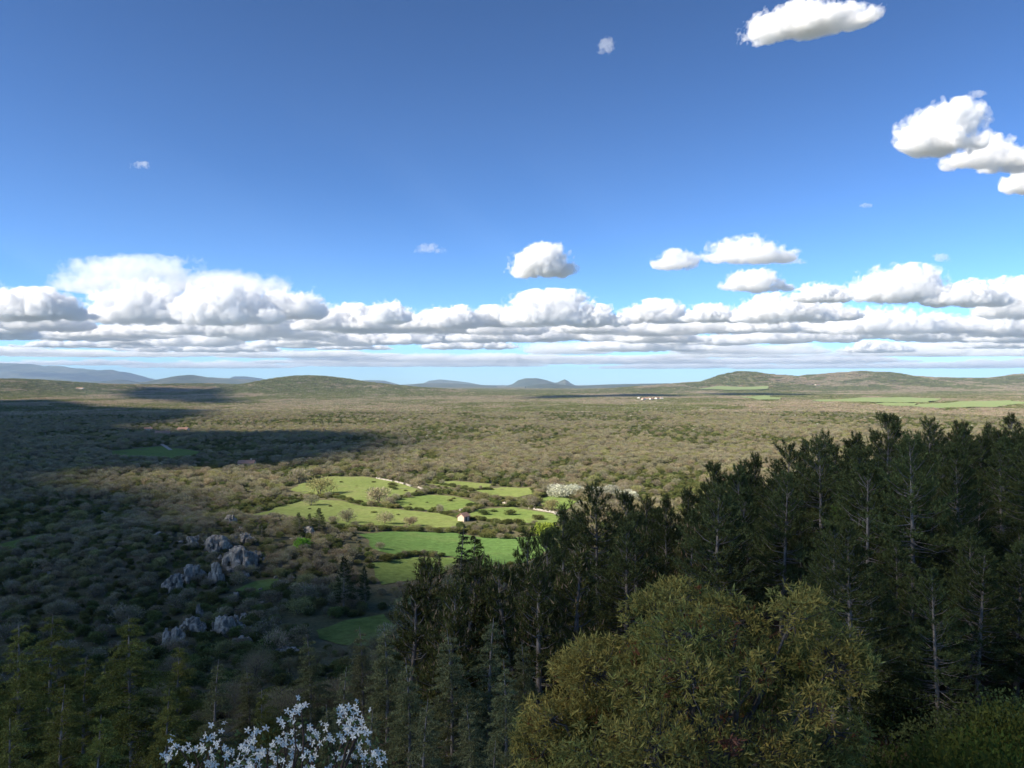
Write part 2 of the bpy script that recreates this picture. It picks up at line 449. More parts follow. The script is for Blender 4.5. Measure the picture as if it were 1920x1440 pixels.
mountain('far_mountain', 15500, [(60, 722), (80, 709), (110, 710), (140, 714), (200, 714), (225, 711), (250, 716), (280, 720)], 1900, 62)
mountain('far_mountain', 13500, [(270, 722), (300, 712), (340, 703), (360, 702), (385, 706), (420, 708), (460, 710), (500, 714), (540, 721)], 1900, 63)
mountain('far_mountain', 24000, [(420, 716), (440, 705), (460, 705), (490, 709), (510, 717)], 1400, 64)
mountain('far_mountain', 21000, [(620, 720), (660, 714), (690, 712), (720, 713), (745, 720)], 1500, 65)
mountain('far_mountain', 24000, [(790, 720), (805, 713), (825, 711), (850, 713), (880, 717), (900, 721)], 1300, 66)
mountain('far_mountain', 14500, [(720, 722), (770, 720), (790, 718), (850, 718), (900, 721), (930, 723)], 1300, 67)
mountain('far_mountain', 16500, [(950, 723), (962, 719), (972, 712), (985, 708.5), (1005, 708), (1020, 711), (1040, 717), (1046, 716), (1052, 713), (1058, 710.5), (1064, 713), (1070, 718), (1080, 723)], 900, 68)
mountain('far_mountain', 11500, [(985, 724), (1005, 720), (1030, 718), (1060, 721), (1085, 724)], 900, 69)
mountain('far_mountain', 13000, [(1070, 724), (1100, 722), (1140, 720), (1190, 719), (1250, 718), (1320, 722)], 1200, 70)

# ------------------------------------------------------------------ haze: a closed box of thin air round the land
def build_haze():
    x0, x1, y0, y1, z0, z1 = -45000, 45000, -45000, 45000, -25, 900
    V = [(x, y, z) for z in (z0, z1) for y in (y0, y1) for x in (x0, x1)]
    F = [(0, 2, 3, 1), (4, 5, 7, 6), (0, 1, 5, 4), (2, 6, 7, 3), (0, 4, 6, 2), (1, 3, 7, 5)]
    m, nt, out = new_mat('haze_air')
    v = N(nt, 'ShaderNodeVolumePrincipled'); v.inputs['Density'].default_value = 3.0e-5
    v.inputs['Color'].default_value = (0.46, 0.64, 0.90, 1); v.inputs['Anisotropy'].default_value = 0.0
    nt.links.new(v.outputs[0], out.inputs['Volume'])
    tag(link('haze', mesh_np('haze', V, F, m)), kind='stuff')
build_haze()

# ------------------------------------------------------------------ clouds
def surface_nets(f, iso, origin, vox):
    """closed quad surface of the field f at level iso"""
    f = np.pad(f, 1, constant_values=-9.0); s = f > iso
    nx, ny, nz = f.shape
    c = np.zeros((nx-1, ny-1, nz-1)); P = np.zeros((nx-1, ny-1, nz-1, 3)); cnt = np.zeros((nx-1, ny-1, nz-1))
    corners = [(i, j, k) for i in (0, 1) for j in (0, 1) for k in (0, 1)]
    def sl(a, o): return a[o[0]:nx-1+o[0], o[1]:ny-1+o[1], o[2]:nz-1+o[2]]
    for ax in range(3):
        for o in corners:
            if o[ax]: continue
            q = list(o); q[ax] = 1
            a, b = sl(f, o), sl(f, q); m = (sl(s, o) != sl(s, q))
            t = np.where(m, np.clip((iso-a)/np.where(m, b-a, 1), 0, 1), 0)
            for k in range(3): P[..., k] += m*(o[k] if k != ax else t)
            cnt += m
    act = cnt > 0
    idx = np.full(act.shape, -1); idx[act] = np.arange(act.sum())
    I = np.argwhere(act)
    V = (I+P[act]/cnt[act][:, None]-1)*np.asarray(vox)+np.asarray(origin)
    quads = []
    for ax in range(3):
        q = [slice(None)]*3; q2 = [slice(None)]*3; q[ax] = slice(0, -1); q2[ax] = slice(1, None)
        diff = s[tuple(q)] != s[tuple(q2)]
        E = np.argwhere(diff)
        if not len(E): continue
        o1, o2 = [k for k in range(3) if k != ax]
        E = E[(E[:, o1] > 0) & (E[:, o2] > 0) & (E[:, o1] < f.shape[o1]-1) & (E[:, o2] < f.shape[o2]-1)]
        up = s[E[:, 0], E[:, 1], E[:, 2]]
        def g(d1, d2):
            K = E.copy(); K[:, o1] -= d1; K[:, o2] -= d2
            return idx[K[:, 0], K[:, 1], K[:, 2]]
        Q = np.stack([g(1, 1), g(0, 1), g(0, 0), g(1, 0)], -1)
        flip = up if ax != 1 else ~up
        Q[~flip] = Q[~flip][:, ::-1]
        quads.append(Q)
    Q = np.concatenate(quads); Q = Q[(Q >= 0).all(1)]
    return V, Q

def largest_piece(V, Q):
    lab = np.arange(len(V))
    while True:
        m = lab[Q].min(1); new = lab.copy()
        for c in range(4): np.minimum.at(new, Q[:, c], m)
        new = new[new]
        if (new == lab).all(): break
        lab = new
    ids, n = np.unique(lab[Q[:, 0]], return_counts=True); best = ids[np.argmax(n)]
    Q = Q[lab[Q[:, 0]] == best]; used = np.unique(Q); re = np.full(len(V), -1); re[used] = np.arange(len(used))
    return V[used], re[Q]

def cloud_mat(name, alpha, fine):
    m, nt, out = new_mat(name)
    tc = N(nt, 'ShaderNodeNewGeometry').outputs['Position']
    d = N(nt, 'ShaderNodeBsdfDiffuse', Color=(0.93, 0.93, 0.93, 1)); d.inputs['Roughness'].default_value = 0.3
    t = N(nt, 'ShaderNodeBsdfTranslucent', Color=(0.93, 0.93, 0.93, 1))
    mx = N(nt, 'ShaderNodeMixShader'); mx.inputs[0].default_value = 0.45
    nt.links.new(d.outputs[0], mx.inputs[1]); nt.links.new(t.outputs[0], mx.inputs[2])
    last = mx
    if 0 < alpha < 1:
        tr = N(nt, 'ShaderNodeBsdfTransparent')
        nz = noise(nt, fine, 5, 0.6, tc)
        fac = ramp(nt, nz, [(0.32, 0.0), (0.68, min(1.0, alpha*2))])
        m2 = N(nt, 'ShaderNodeMixShader')
        nt.links.new(fac, m2.inputs[0]); nt.links.new(tr.outputs[0], m2.inputs[1]); nt.links.new(mx.outputs[0], m2.inputs[2])
        last = m2
    if alpha == 0.0:                                   # added shade clouds
        tr = N(nt, 'ShaderNodeBsdfTransparent'); last = N(nt, 'ShaderNodeMixShader'); last.inputs[0].default_value = fine
        nt.links.new(tr.outputs[0], last.inputs[1]); nt.links.new(mx.outputs[0], last.inputs[2])
    nt.links.new(last.outputs[0], out.inputs[0]); return m

BASE = 1300.0
MAIN = ((0.2, 0), (0.08, 1), (-0.03, 1), (-0.14, 2), (-0.24, 2))
def cloud_field(wd, dp, ht, n, seed, vox, flat=0.16, lump=1.0, stretch=1.0, mask=0.82, rough=1.0):
    """billowing field: a heap of round turrets on a flat base, eaten by noise"""
    rng = np.random.default_rng(seed)
    mx = 0.22
    gx = np.arange(-wd*(0.5+mx), wd*(0.5+mx), vox); gy = np.arange(-dp*(0.5+mx), dp*(0.5+mx), vox*1.7); gz = np.arange(-ht*0.25, ht*1.25, vox)
    X, Y, Z = (q.astype(np.float32) for q in np.meshgrid(gx, gy, gz, indexing='ij'))
    f = np.full(X.shape, -1.5, np.float32)
    for k in range(n):
        a = rng.uniform(-0.5, 0.5); b = rng.uniform(-0.42, 0.42)
        env = max(0.12, 1-abs(a*2)**2.2)*(1-0.5*abs(b*2)**2)
        r = ht*rng.uniform(0.2, 0.5)*lump*(0.45+0.55*env)
        zc = rng.uniform(0.1, 1.0)**1.3*ht*env*0.95-r*0.35
        zc = max(zc, r*0.25)
        rx = r*stretch*rng.uniform(1.0, 1.5)
        q = 1-np.sqrt(((X-a*wd*0.92)/rx)**2+((Y-b*dp)/(r*1.15))**2+((Z-zc)/r)**2)
        f = np.maximum(f, q)
    s = ht*0.42
    b1 = 1-2*np.abs(fbm(X/s+seed, Y/s, Z/s, octv=1, seed=seed)-0.5)
    n2 = fbm(X/(s*0.34)+3, Y/(s*0.34), Z/(s*0.34)+seed, octv=5, seed=seed+5, gain=0.6)
    f = f+(b1-0.55)*0.40+(n2-0.5)*2.6*rough
    f = f-np.maximum(0, (flat*ht*0.5-Z)/(ht*0.12))*0.6
    e = ((np.abs(X)/(wd*(0.5+mx)))**2.5+(np.abs(Y)/(dp*(0.5+mx)))**2.5+(np.abs(Z-ht*0.5)/(ht*0.75))**2.5)**0.4
    f = f-smooth(mask, 1.0, e)*2.0
    return f, (gx[0], gy[0], gz[0])

CM = [cloud_mat('cloud_body', 1.0, 0.01), cloud_mat('cloud_fringe', 0.33, 0.012), cloud_mat('cloud_veil', 0.13, 0.008), cloud_mat('cloud_wisp', 0.045, 0.009), cloud_mat('thin_shade_cloud', 0.0, 0.66), cloud_mat('thick_shade_cloud', 0.0, 0.96), cloud_mat('mid_shade_cloud', 0.0, 0.87)]
def vapour(name, density):
    m, nt, out = new_mat(name)
    v = N(nt, 'ShaderNodeVolumeScatter'); v.inputs['Color'].default_value = (1.0, 1.0, 1.0, 1); v.inputs['Density'].default_value = density
    v.inputs['Anisotropy'].default_value = 0.0
    nt.links.new(v.outputs[0], out.inputs['Volume']); return m

def cloud(px, pybase, wpx, hpx, seed, label=None, n=None, dpf=0.6, level=0.1, tau=7.5, flat=0.16, lump=1.0,
          voxpx=3.6, name='cloud', kind=None, stretch=1.0, base=BASE, fringe=1.9, mask=0.82, rough=1.0):
    D = (base-EYE)*FPX/(720-pybase)
    s = D/FPX; wd, ht = wpx*s, hpx*s
    vox = voxpx*s
    n = n or int(8+wpx/hpx*9)
    f, org = cloud_field(wd, max(ht*1.1, wd*dpf*0.6), ht, n, seed, vox, flat, lump, stretch, mask, rough)
    V, Q = surface_nets(f, level, org, (vox, vox*1.7, vox))
    if not kind: V, Q = largest_piece(V, Q)
    root = link(name, mesh_np(name, V, Q, vapour('cloud_vapour', tau/ht), None, True), loc=((px-960)*s, D, base))
    if fringe:
        V, Q = surface_nets(f, level-0.3, org, (vox, vox*1.7, vox)); V, Q = largest_piece(V, Q)
        link('cloud_fringe', mesh_np('cloud_fringe', V, Q, vapour('cloud_vapour', fringe/ht), None, True), parent=root)
    if root is not None:
        if kind: tag(root, kind=kind)
        else: tag(root, label, 'cloud')
    return root

WISP = ((0.1, 3), (-0.02, 3), (-0.14, 3), (-0.26, 3))
# clouds standing apart
cloud(1522, 62, 262, 58, 101, 'slanting white cloud cut by the top edge, right of the middle', n=22, voxpx=3.0, stretch=1.5, tau=4.5).rotation_euler = (0, math.radians(-11), 0)
cloud(1768, 284, 150, 88, 102, 'rounded white cloud high at the right, left of its flatter neighbour', n=11, voxpx=3.2)
cloud(1870, 318, 200, 64, 103, 'long flat grey-white cloud running out of the right edge', n=16, voxpx=3.0, stretch=1.5, tau=4.5)
cloud(1925, 362, 80, 70, 104, 'small cloud cut by the right edge below the long flat one', n=7, voxpx=4)
cloud(1014, 518, 136, 62, 105, 'lone compact white cumulus above the middle of the cloud bank', n=12, voxpx=2.2)
cloud(1405, 492, 165, 50, 106, 'thin ragged cloud floating above the right half of the bank', n=22, stretch=1.8, tau=3.0, fringe=1.0, voxpx=3)
cloud(1265, 505, 80, 38, 107, 'pale torn scrap of cloud right of the lone cumulus', n=14, stretch=1.5, tau=3.0, fringe=1.0, voxpx=3)
cloud(1460, 497, 200, 18, 108, 'long thin streak of cloud under the ragged one', n=30, stretch=2.5, tau=0.45, level=0.2, fringe=0.25, mask=0.2, rough=1.5, voxpx=2.4)
cloud(1418, 546, 140, 46, 109, 'soft white cloud just over the right half of the bank', n=12, tau=5.0, fringe=1.2, voxpx=2.8)
for k, (px, py, w, hh, txt) in enumerate([(265, 318, 70, 20, 'faint wisp alone in the blue at the left'), (808, 478, 90, 30, 'faint double wisp above the middle of the bank'),
        (1830, 186, 60, 20, 'faint wisp over the rounded cloud at the right'), (1624, 392, 40, 14, 'tiny wisp in the blue below the right clouds'),
        (1137, 102, 44, 34, 'tiny wisp high in the blue near the top'), (1760, 494, 75, 22, 'small grey wisp over the right cumulus')]):
    cloud(px, py, w, hh, 130+k, txt, n=14, tau=0.45, level=0.2, fringe=0.25, mask=0.2, rough=1.5, voxpx=2.5, stretch=1.7)
# the bank along the horizon: (px, base py, width, height)
BANK = [
    (60, 600, 230, 62), (265, 604, 210, 84), (430, 606, 190, 84), (545, 598, 120, 66), (640, 618, 200, 50), (730, 606, 70, 46), (-90, 598, 240, 80),
    (1035, 610, 170, 66), (935, 612, 150, 40), (830, 616, 150, 46), (1120, 612, 120, 42), (1235, 606, 120, 46), (1340, 604, 120, 36),
    (1470, 604, 190, 56), (1560, 600, 120, 34), (1540, 566, 110, 38), (1690, 566, 170, 72), (1810, 574, 170, 54), (1905, 596, 150, 76), (2050, 590, 200, 80),
]
br = np.random.default_rng(17)
for py, hh, w0, step in ((628, 46, 200, 110), (643, 34, 200, 120), (658, 22, 230, 150), (674, 16, 340, 150), (686, 13, 420, 190)):
    x = -130.0
    while x < 2060:
        q = br.uniform(0.65, 1.35); BANK.append((x, py+br.uniform(-8, 6), w0*br.uniform(0.6, 1.3), hh*q)); x += step*br.uniform(0.55, 1.5)
for k, (px, py, w, hh) in enumerate(BANK):
    far = py > 619
    cloud(px, py, w*1.05, hh*0.92, 200+k, kind='stuff', name='cloud_bank', base=BASE*(0.92+0.16*((k*0.618) % 1)), rough=1.0+0.55*((k*0.382) % 1), n=int(9+w/hh*(4 if far else 7)), voxpx=2.9 if hh > 40 else (2.3 if hh > 22 else 1.9),
          tau=(1.2 if py > 662 else 6.0) if far else 7.5, fringe=0.5 if py > 662 else 1.2, flat=0.2, stretch=(3.0 if py > 662 else 1.6) if far else 1.0, lump=1.15)
# thin veil behind the left part of the bank
cloud(318, 548, 430, 62, 300, 'smooth pale veil of high cloud behind the left of the bank', n=34, tau=0.8, fringe=0.5, voxpx=4.5, base=4300, lump=1.0, stretch=2.6)

# unseen flat clouds added out of view, outlined to cast the shade on the land
SHADE = [
    [(520, -260), (440, 190), (200, 268), (60, 252), (10, 226), (-28, 212), (-30, 120), (-40, -260)],
    [(-139, 484), (-107, 533), (-80, 640), (-85, 713), (-137, 840), (-182, 905), (-252, 878), (-304, 868), (-432, 1000), (-411, 1175), (-540, 1598), (-916, 1900), (-1400, 2600), (-2600, 2600), (-1500, 900), (-700, 520), (-300, 478), (-200, 474)],
    [(-1970, 4300), (-2100, 5000), (-1600, 5000), (-1100, 3300), (-680, 2160), (-760, 2160), (-1200, 2700)],
    [(-2, 212), (-28, 212), (-48, 238), (-75, 285), (-105, 330), (-140, 380), (-185, 408), (-215, 440), (-228, 500), (-760, 600), (-760, -260), (-14, -260), (-4, 120)],
    [(40, 3000), (500, 2900), (750, 3400), (700, 4300), (150, 3700)],
    [(900, 3500), (1150, 3300), (1300, 3600), (1400, 4500), (1000, 4600)],
]
for k, poly in enumerate(SHADE):
    ALT = 1500.0 if k in (0, 1, 3) else 2300.0
    P = np.array(poly, float)+SUN_XY*ALT/math.tan(SUN_ELEV)
    c = P.mean(0); span = max(np.ptp(P[:, 0]), np.ptp(P[:, 1])); vox = max(9.0, span/95); half = 22.0 if k in (0, 1, 3) else 30.0
    lo = P.min(0)-60-c; hi = P.max(0)+60-c
    gx = np.arange(lo[0], hi[0], vox); gy = np.arange(lo[1], hi[1], vox); gz = np.linspace(-half*1.3, half*1.3, 9)
    X, Y, Z = np.meshgrid(gx, gy, gz, indexing='ij')
    sd = poly_dist(P-c, X[..., 0], Y[..., 0])
    sd = sd+(fbm(X[..., 0]/90, Y[..., 0]/90, octv=4, seed=80+k)-0.5)*50
    f = np.clip(sd/45, -1.5, 1)[..., None]-(np.abs(Z)/half)**2
    V, Q = surface_nets(f, 0.0, (gx[0], gy[0], gz[0]), (vox, vox, gz[1]-gz[0]))
    tag(link('shade_cloud', mesh_np('shade_cloud', V, Q, CM[[4, 5, 0, 6, 0, 0][k]], None, True), loc=(c[0], c[1], ALT)), kind='stuff')

# ------------------------------------------------------------------ scrub of the plain: prototypes
def blob_points(rng, n, blobs):
    """points spread near the skins of a set of (centre, radii) blobs"""
    k = rng.integers(0, len(blobs), n)
    d = norm(rng.normal(size=(n, 3)))
    c = np.array([b[0] for b in blobs])[k]; r = np.array([b[1] for b in blobs])[k]
    rr = rng.uniform(0.55, 1.05, n)[:, None]
    return c+d*r*rr, d

def crown_blobs(rng, n, w, hh, z0):
    out = []
    for _ in range(n):
        a = rng.uniform(0, 6.283); q = rng.uniform(0, 0.62)**0.7
        zc = z0+hh*(0.25+0.5*rng.uniform())*(1-0.45*q)
        r = rng.uniform(0.22, 0.42)
        out.append((np.array([math.cos(a)*q*w/2, math.sin(a)*q*w/2, zc]), np.array([w*r, w*r, hh*r*0.85])))
    return out

def bare_oak_proto(seed, w=5.4, hh=4.6, n=1500, tone=None, blade=1.0):
    rng = np.random.default_rng(seed); tr = MB(); cr = MB()
    tone = np.array(tone or (0.36, 0.275, 0.20))
    for _ in range(rng.integers(2, 5)):
        a = rng.uniform(0, 6.28); l = rng.uniform(0.5, 0.85)*w/2
        b = np.array([math.cos(a)*0.15, math.sin(a)*0.15, -0.3]); e = np.array([math.cos(a)*l*0.6, math.sin(a)*l*0.6, hh*rng.uniform(0.6, 0.85)])
        m = (b+e)/2+rng.normal(size=3)*0.2+np.array([0, 0, 0.3])
        tube(tr, [b, m, e], [0.13, 0.09, 0.03], 4)
        for _ in range(3):
            p = m+(e-m)*rng.uniform(0.1, 0.9); d = norm(np.array([rng.normal(), rng.normal(), 0.8]))
            tube(tr, [p, p+d*0.7+rng.normal(size=3)*0.1, p+d*1.5], [0.05, 0.035, 0.015], 3)
    bl = crown_blobs(rng, 11, w, hh, 0.55)
    P, d = blob_points(rng, n, bl)
    D = norm(d+np.array([0, 0, 0.7])+rng.normal(size=(n, 3))*0.5)
    L = rng.uniform(0.35, 0.75, n)*blade**0.5; Wd = rng.uniform(0.07, 0.2, n)*blade
    v = rng.uniform(0.65, 1.25, (n, 1)); C = tone*v
    bud = rng.uniform(size=n) < 0.42
    C[bud] = np.array([0.27, 0.27, 0.12])*v[bud]
    blades(cr, P, D, L, Wd, rng, C)
    return tr, cr

def shrub_proto(seed, w=3.6, hh=2.6, n=1500, tone=(0.085, 0.115, 0.035), tip=(0.17, 0.185, 0.06), leaf=(0.14, 0.30)):
    rng = np.random.default_rng(seed); tr = MB(); cr = MB()
    for _ in range(rng.integers(3, 6)):
        a = rng.uniform(0, 6.28); l = rng.uniform(0.3, 0.8)*w/2
        b = np.array([math.cos(a)*0.1, math.sin(a)*0.1, -0.3]); e = np.array([math.cos(a)*l, math.sin(a)*l, hh*rng.uniform(0.45, 0.75)])
        tube(tr, [b, (b+e)/2+rng.normal(size=3)*0.12, e], [0.08, 0.05, 0.02], 4)
    bl = crown_blobs(rng, 10, w, hh, 0.1)
    P, d = blob_points(rng, n, bl); P[:, 2] = np.maximum(P[:, 2], 0.02)
    D = norm(d+rng.normal(size=(n, 3))*0.6)
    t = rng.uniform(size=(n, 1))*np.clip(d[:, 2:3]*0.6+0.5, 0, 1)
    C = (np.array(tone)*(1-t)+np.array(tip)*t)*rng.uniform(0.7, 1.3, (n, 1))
    blades(cr, P, D, rng.uniform(leaf[0], leaf[1], n)*1.5, rng.uniform(leaf[0], leaf[1], n), rng, C)
    return tr, cr

def low_crown(mb, rng, x, y, w, hh, tone, n):
    bl = crown_blobs(rng, 5, w, hh, 0.2)
    P, d = blob_points(rng, n, bl)
    P = P+np.array([x, y, 0])
    D = norm(d+np.array([0, 0, 0.3])+rng.normal(size=(n, 3))*0.5)
    C = np.array(tone)*rng.uniform(0.7, 1.3, (n, 1))
    blades(mb, P, D, rng.uniform(0.5, 1.0, n)*w*0.22, rng.uniform(0.3, 0.7, n)*w*0.2, rng, C)

T_TAN = (0.41, 0.33, 0.225); T_GREY = (0.345, 0.302, 0.225); T_BUD = (0.325, 0.31, 0.125)
T_GRN = (0.12, 0.148, 0.048); T_OLV = (0.22, 0.225, 0.082); T_PALE = (0.46, 0.46, 0.36)
bare = [bare_oak_proto(400+k, w=5.0+0.35*k, hh=4.0+0.35*(k % 3), tone=[T_TAN, T_GREY, T_BUD, T_TAN, T_GREY][k]) for k in range(5)]
bare += [bare_oak_proto(412+k, w=5.4, hh=4.6, n=8000, tone=[(0.26, 0.205, 0.14), (0.24, 0.20, 0.13)][k], blade=0.22) for k in range(2)]
shrub = [shrub_proto(420+k, w=3.2+0.4*k, hh=2.3+0.3*k, tone=[T_GRN, (0.075, 0.10, 0.035), T_OLV, T_GRN][k]) for k in range(4)]
bare_me = [(t.mesh('trunk', M_twig), c.mesh('crown', M_scrub)) for t, c in bare]
shrub_me = [(t.mesh('stem', M_twig), c.mesh('crown', M_green)) for t, c in shrub]
white = [shrub_proto(440+k, w=6.0+k, hh=4.4, n=2600, tone=(0.40, 0.42, 0.30), tip=(0.72, 0.73, 0.60), leaf=(0.12, 0.26)) for k in range(2)]
fine = [shrub_proto(460+k, w=3.6, hh=2.8, n=6500, tone=(0.07, 0.095, 0.032), tip=(0.13, 0.15, 0.05), leaf=(0.045, 0.09)) for k in range(2)]
fine_me = [(t.mesh('stem', M_twig), c.mesh('crown', M_green)) for t, c in fine]
white_me = [(t.mesh('stem', M_twig), c.mesh('crown', M_green)) for t, c in white]

lib = bpy.data.collections.new('scrub_library'); lib_far = bpy.data.collections.new('scrub_patch_library')
def joined(name, parts, mats):
    V = []; F = []; C = []; I = []; n = 0
    for k, mb in enumerate(parts):
        v, f, c = mb.arrays(); V.append(v); F.append(f+n); C.append(c); I += [k]*len(f); n += len(v)
    return mesh_np(name, np.concatenate(V), np.concatenate(F), None, np.concatenate(C), False, mats, I)
for k, (t, c) in enumerate(bare[:5]): lib.objects.link(bpy.data.objects.new('a%d_bare' % k, joined('bare', (t, c), [M_twig, M_scrub])))
for k, (t, c) in enumerate(shrub): lib.objects.link(bpy.data.objects.new('b%d_shrub' % k, joined('shrub', (t, c), [M_twig, M_green])))
for k, (t, c) in enumerate(white): lib.objects.link(bpy.data.objects.new('c%d_white' % k, joined('white', (t, c), [M_twig, M_green])))
for k, (t, c) in enumerate(bare[5:]): lib.objects.link(bpy.data.objects.new('d%d_bare' % k, joined('bare', (t, c), [M_twig, M_scrub])))
# patches of many small crowns for the far plain: 0-2 mostly bare, 3-5 mostly green, 6 mixed with pale ones
for k in range(7):
    rng = np.random.default_rng(470+k); mb = MB()
    for _ in range(32):
        a, b = rng.uniform(-9, 9, 2)
        u = rng.uniform()
        if k < 3: tone = T_TAN if u < 0.5 else T_GREY if u < 0.8 else T_OLV
        elif k < 6: tone = T_GRN if u < 0.45 else T_OLV if u < 0.85 else T_GREY
        else: tone = T_PALE if u < 0.25 else T_GREY if u < 0.6 else T_OLV
        low_crown(mb, rng, a, b, rng.uniform(2.4, 5.4), rng.uniform(2.0, 4.2), tone, 70)
    lib_far.objects.link(bpy.data.objects.new('p%d_patch' % k, mb.mesh('patch', M_scrub)))

def scatter(name, collection, P, rot, scl, kind, label):
    me = bpy.data.meshes.new(name); me.vertices.add(len(P)); me.vertices.foreach_set('co', np.asarray(P, np.float32).ravel())
    for nm, tp, arr in (('rot', 'FLOAT', rot), ('scl', 'FLOAT', scl), ('pick', 'INT', kind)):
        at = me.attributes.new(nm, tp, 'POINT'); at.data.foreach_set('value', np.asarray(arr, np.float32 if tp == 'FLOAT' else np.int32))
    o = link(name, me); tag(o, kind='stuff'); o['label'] = label
    g = bpy.data.node_groups.new(name, 'GeometryNodeTree')
    g.interface.new_socket('Geometry', in_out='INPUT', socket_type='NodeSocketGeometry')
    g.interface.new_socket('Geometry', in_out='OUTPUT', socket_type='NodeSocketGeometry')
    n = g.nodes; l = g.links
    gi = n.new('NodeGroupInput'); go = n.new('NodeGroupOutput')
    ci = n.new('GeometryNodeCollectionInfo'); ci.inputs['Collection'].default_value = collection
    ci.inputs['Separate Children'].default_value = True; ci.inputs['Reset Children'].default_value = True
    ip = n.new('GeometryNodeInstanceOnPoints'); ip.inputs['Pick Instance'].default_value = True
    def attr(nm, tp):
        a = n.new('GeometryNodeInputNamedAttribute'); a.data_type = tp; a.inputs['Name'].default_value = nm
        return a.outputs[0]
    cx = n.new('ShaderNodeCombineXYZ'); l.new(attr('rot', 'FLOAT'), cx.inputs[2])
    l.new(gi.outputs[0], ip.inputs['Points']); l.new(ci.outputs[0], ip.inputs['Instance'])
    l.new(attr('pick', 'INT'), ip.inputs['Instance Index'])
    l.new(cx.outputs[0], ip.inputs['Rotation']); l.new(attr('scl', 'FLOAT'), ip.inputs['Scale'])
    l.new(ip.outputs[0], go.inputs[0])
    o.modifiers.new('scatter', 'NODES').node_group = g
    return o

def grid_points(d0, d1, s, seed, lim=0.68):
    rng = np.random.default_rng(seed)
    y = np.arange(d0*0.8, d1, s); x = np.arange(-d1*lim-60, d1*lim+60, s)
    X, Y = np.meshgrid(x, y); X = X.ravel(); Y = Y.ravel()
    k = (np.abs(X) < Y*lim+50); X = X[k]; Y = Y[k]
    X = X+rng.uniform(-0.5, 0.5, len(X))*s; Y = Y+rng.uniform(-0.5, 0.5, len(Y))*s
    r = np.hypot(X, Y); k = (r >= d0) & (r < d1)
    return X[k], Y[k]

HUT = unproject(869, 977)
def clear_of(X, Y, pad):
    k = hill(X, Y) < np.where(X < -0.1*Y, 20.0, np.where(X < 0.03*Y, 9.0, 1.5))
    for w in MEADOW_POLYS:
        m = (X > w[:, 0].min()-9) & (X < w[:, 0].max()+9) & (Y > w[:, 1].min()-9) & (Y < w[:, 1].max()+9)
        if m.any():
            i = np.where(m)[0]; k[i] &= poly_dist(w, X[i], Y[i]) < -pad
    q = HUT; k &= ~((np.abs(X-q[0]) < 4.5) & (Y-q[1] < 3) & (Y-q[1] > -16))
    for q in TRACK_PTS:
        for p in q[::3]: k &= np.hypot(X-p[0], Y-p[1]) > 3.2
    return k

# skyline of the nearer trees in the photograph (pixels): below it the plain is hidden
SKY_PX = [-100, 0, 300, 560, 640, 700, 780, 840, 880, 930, 985, 1040, 1120, 1180, 1220, 1290, 1340, 1380, 1430, 1500, 1560, 1600, 1640, 1740, 1800, 1860, 1910, 2050]
SKY_PY = [1300, 1300, 1300, 1260, 1220, 1150, 1060, 1000, 1000, 1040, 1015, 985, 928, 942, 946, 922, 886, 880, 850, 850, 822, 820, 796, 800, 806, 795, 780, 765]

TREE_SPOTS = []
kx = np.random.default_rng(88)
ka, kb = -100+kx.normal(size=1500)*42, 225+kx.normal(size=1500)*42
for a, b in zip(ka[q := clear_of(ka, kb, 0.5) & (kb > 120) & (kb < 340)], kb[q]):
    TREE_SPOTS.append((5+kx.integers(0, 4) if kx.uniform() < 0.62 else kx.integers(0, 5), a, b, kx.uniform(0.28, 0.62)))
for s, d0, d1, seed in ((3.3, 62, 700, 501), (4.7, 700, 1500, 502)):
    X, Y = grid_points(d0, d1, s, seed); k = clear_of(X, Y, 2.0 if d1 < 800 else 4.0); X, Y = X[k], Y[k]
    rng = np.random.default_rng(seed+9)
    a = fbm(X/85, Y/150, octv=4, seed=71); b = fbm(X/26, Y/40, octv=3, seed=77); u = rng.uniform(size=len(X))
    left = smooth(40, -60, X)*smooth(420, 300, Y)
    green = np.clip((a-0.5)*5+(b-0.5)*2.5+0.30+left*0.25, 0.1, 0.93)
    green = np.clip(green+0.25*smooth(700, 450, Y)*smooth(-80, -160, X), 0, 0.9)
    gap = (b < 0.36) & (u < 0.55)
    isg = rng.uniform(size=len(X)) < green
    sc = np.where(isg, rng.uniform(0.5, 1.25, len(X)), rng.uniform(0.55, 1.25, len(X))**1.2)*(0.75 if s < 4 else 0.82)
    before = np.zeros(len(X), bool)                    # only low growth on the near side of the meadows
    if s < 4:
        for q in (5, 10, 16, 22):
            for w in MEADOW_POLYS[:10]: before |= inside(w, X, Y+q)
        sc = np.where(before & (X > -135), np.minimum(sc, 0.16+0.26*u), sc)
    knoll = np.exp(-(((X+92)/50)**2+((Y-235)/60)**2)); sc = sc*(1-0.45*knoll)
    whit = (rng.uniform(size=len(X)) < 0.012) & (d1 > 700)
    for i in np.where(~gap)[0]:
        TREE_SPOTS.append((9+int(u[i]*2) if whit[i] else (5+int(u[i]*4) if isg[i] else (int(u[i]*5) if Y[i] > 150 else 11+int(u[i]*2))), X[i], Y[i], sc[i]*(0.6 if whit[i] else 1)))

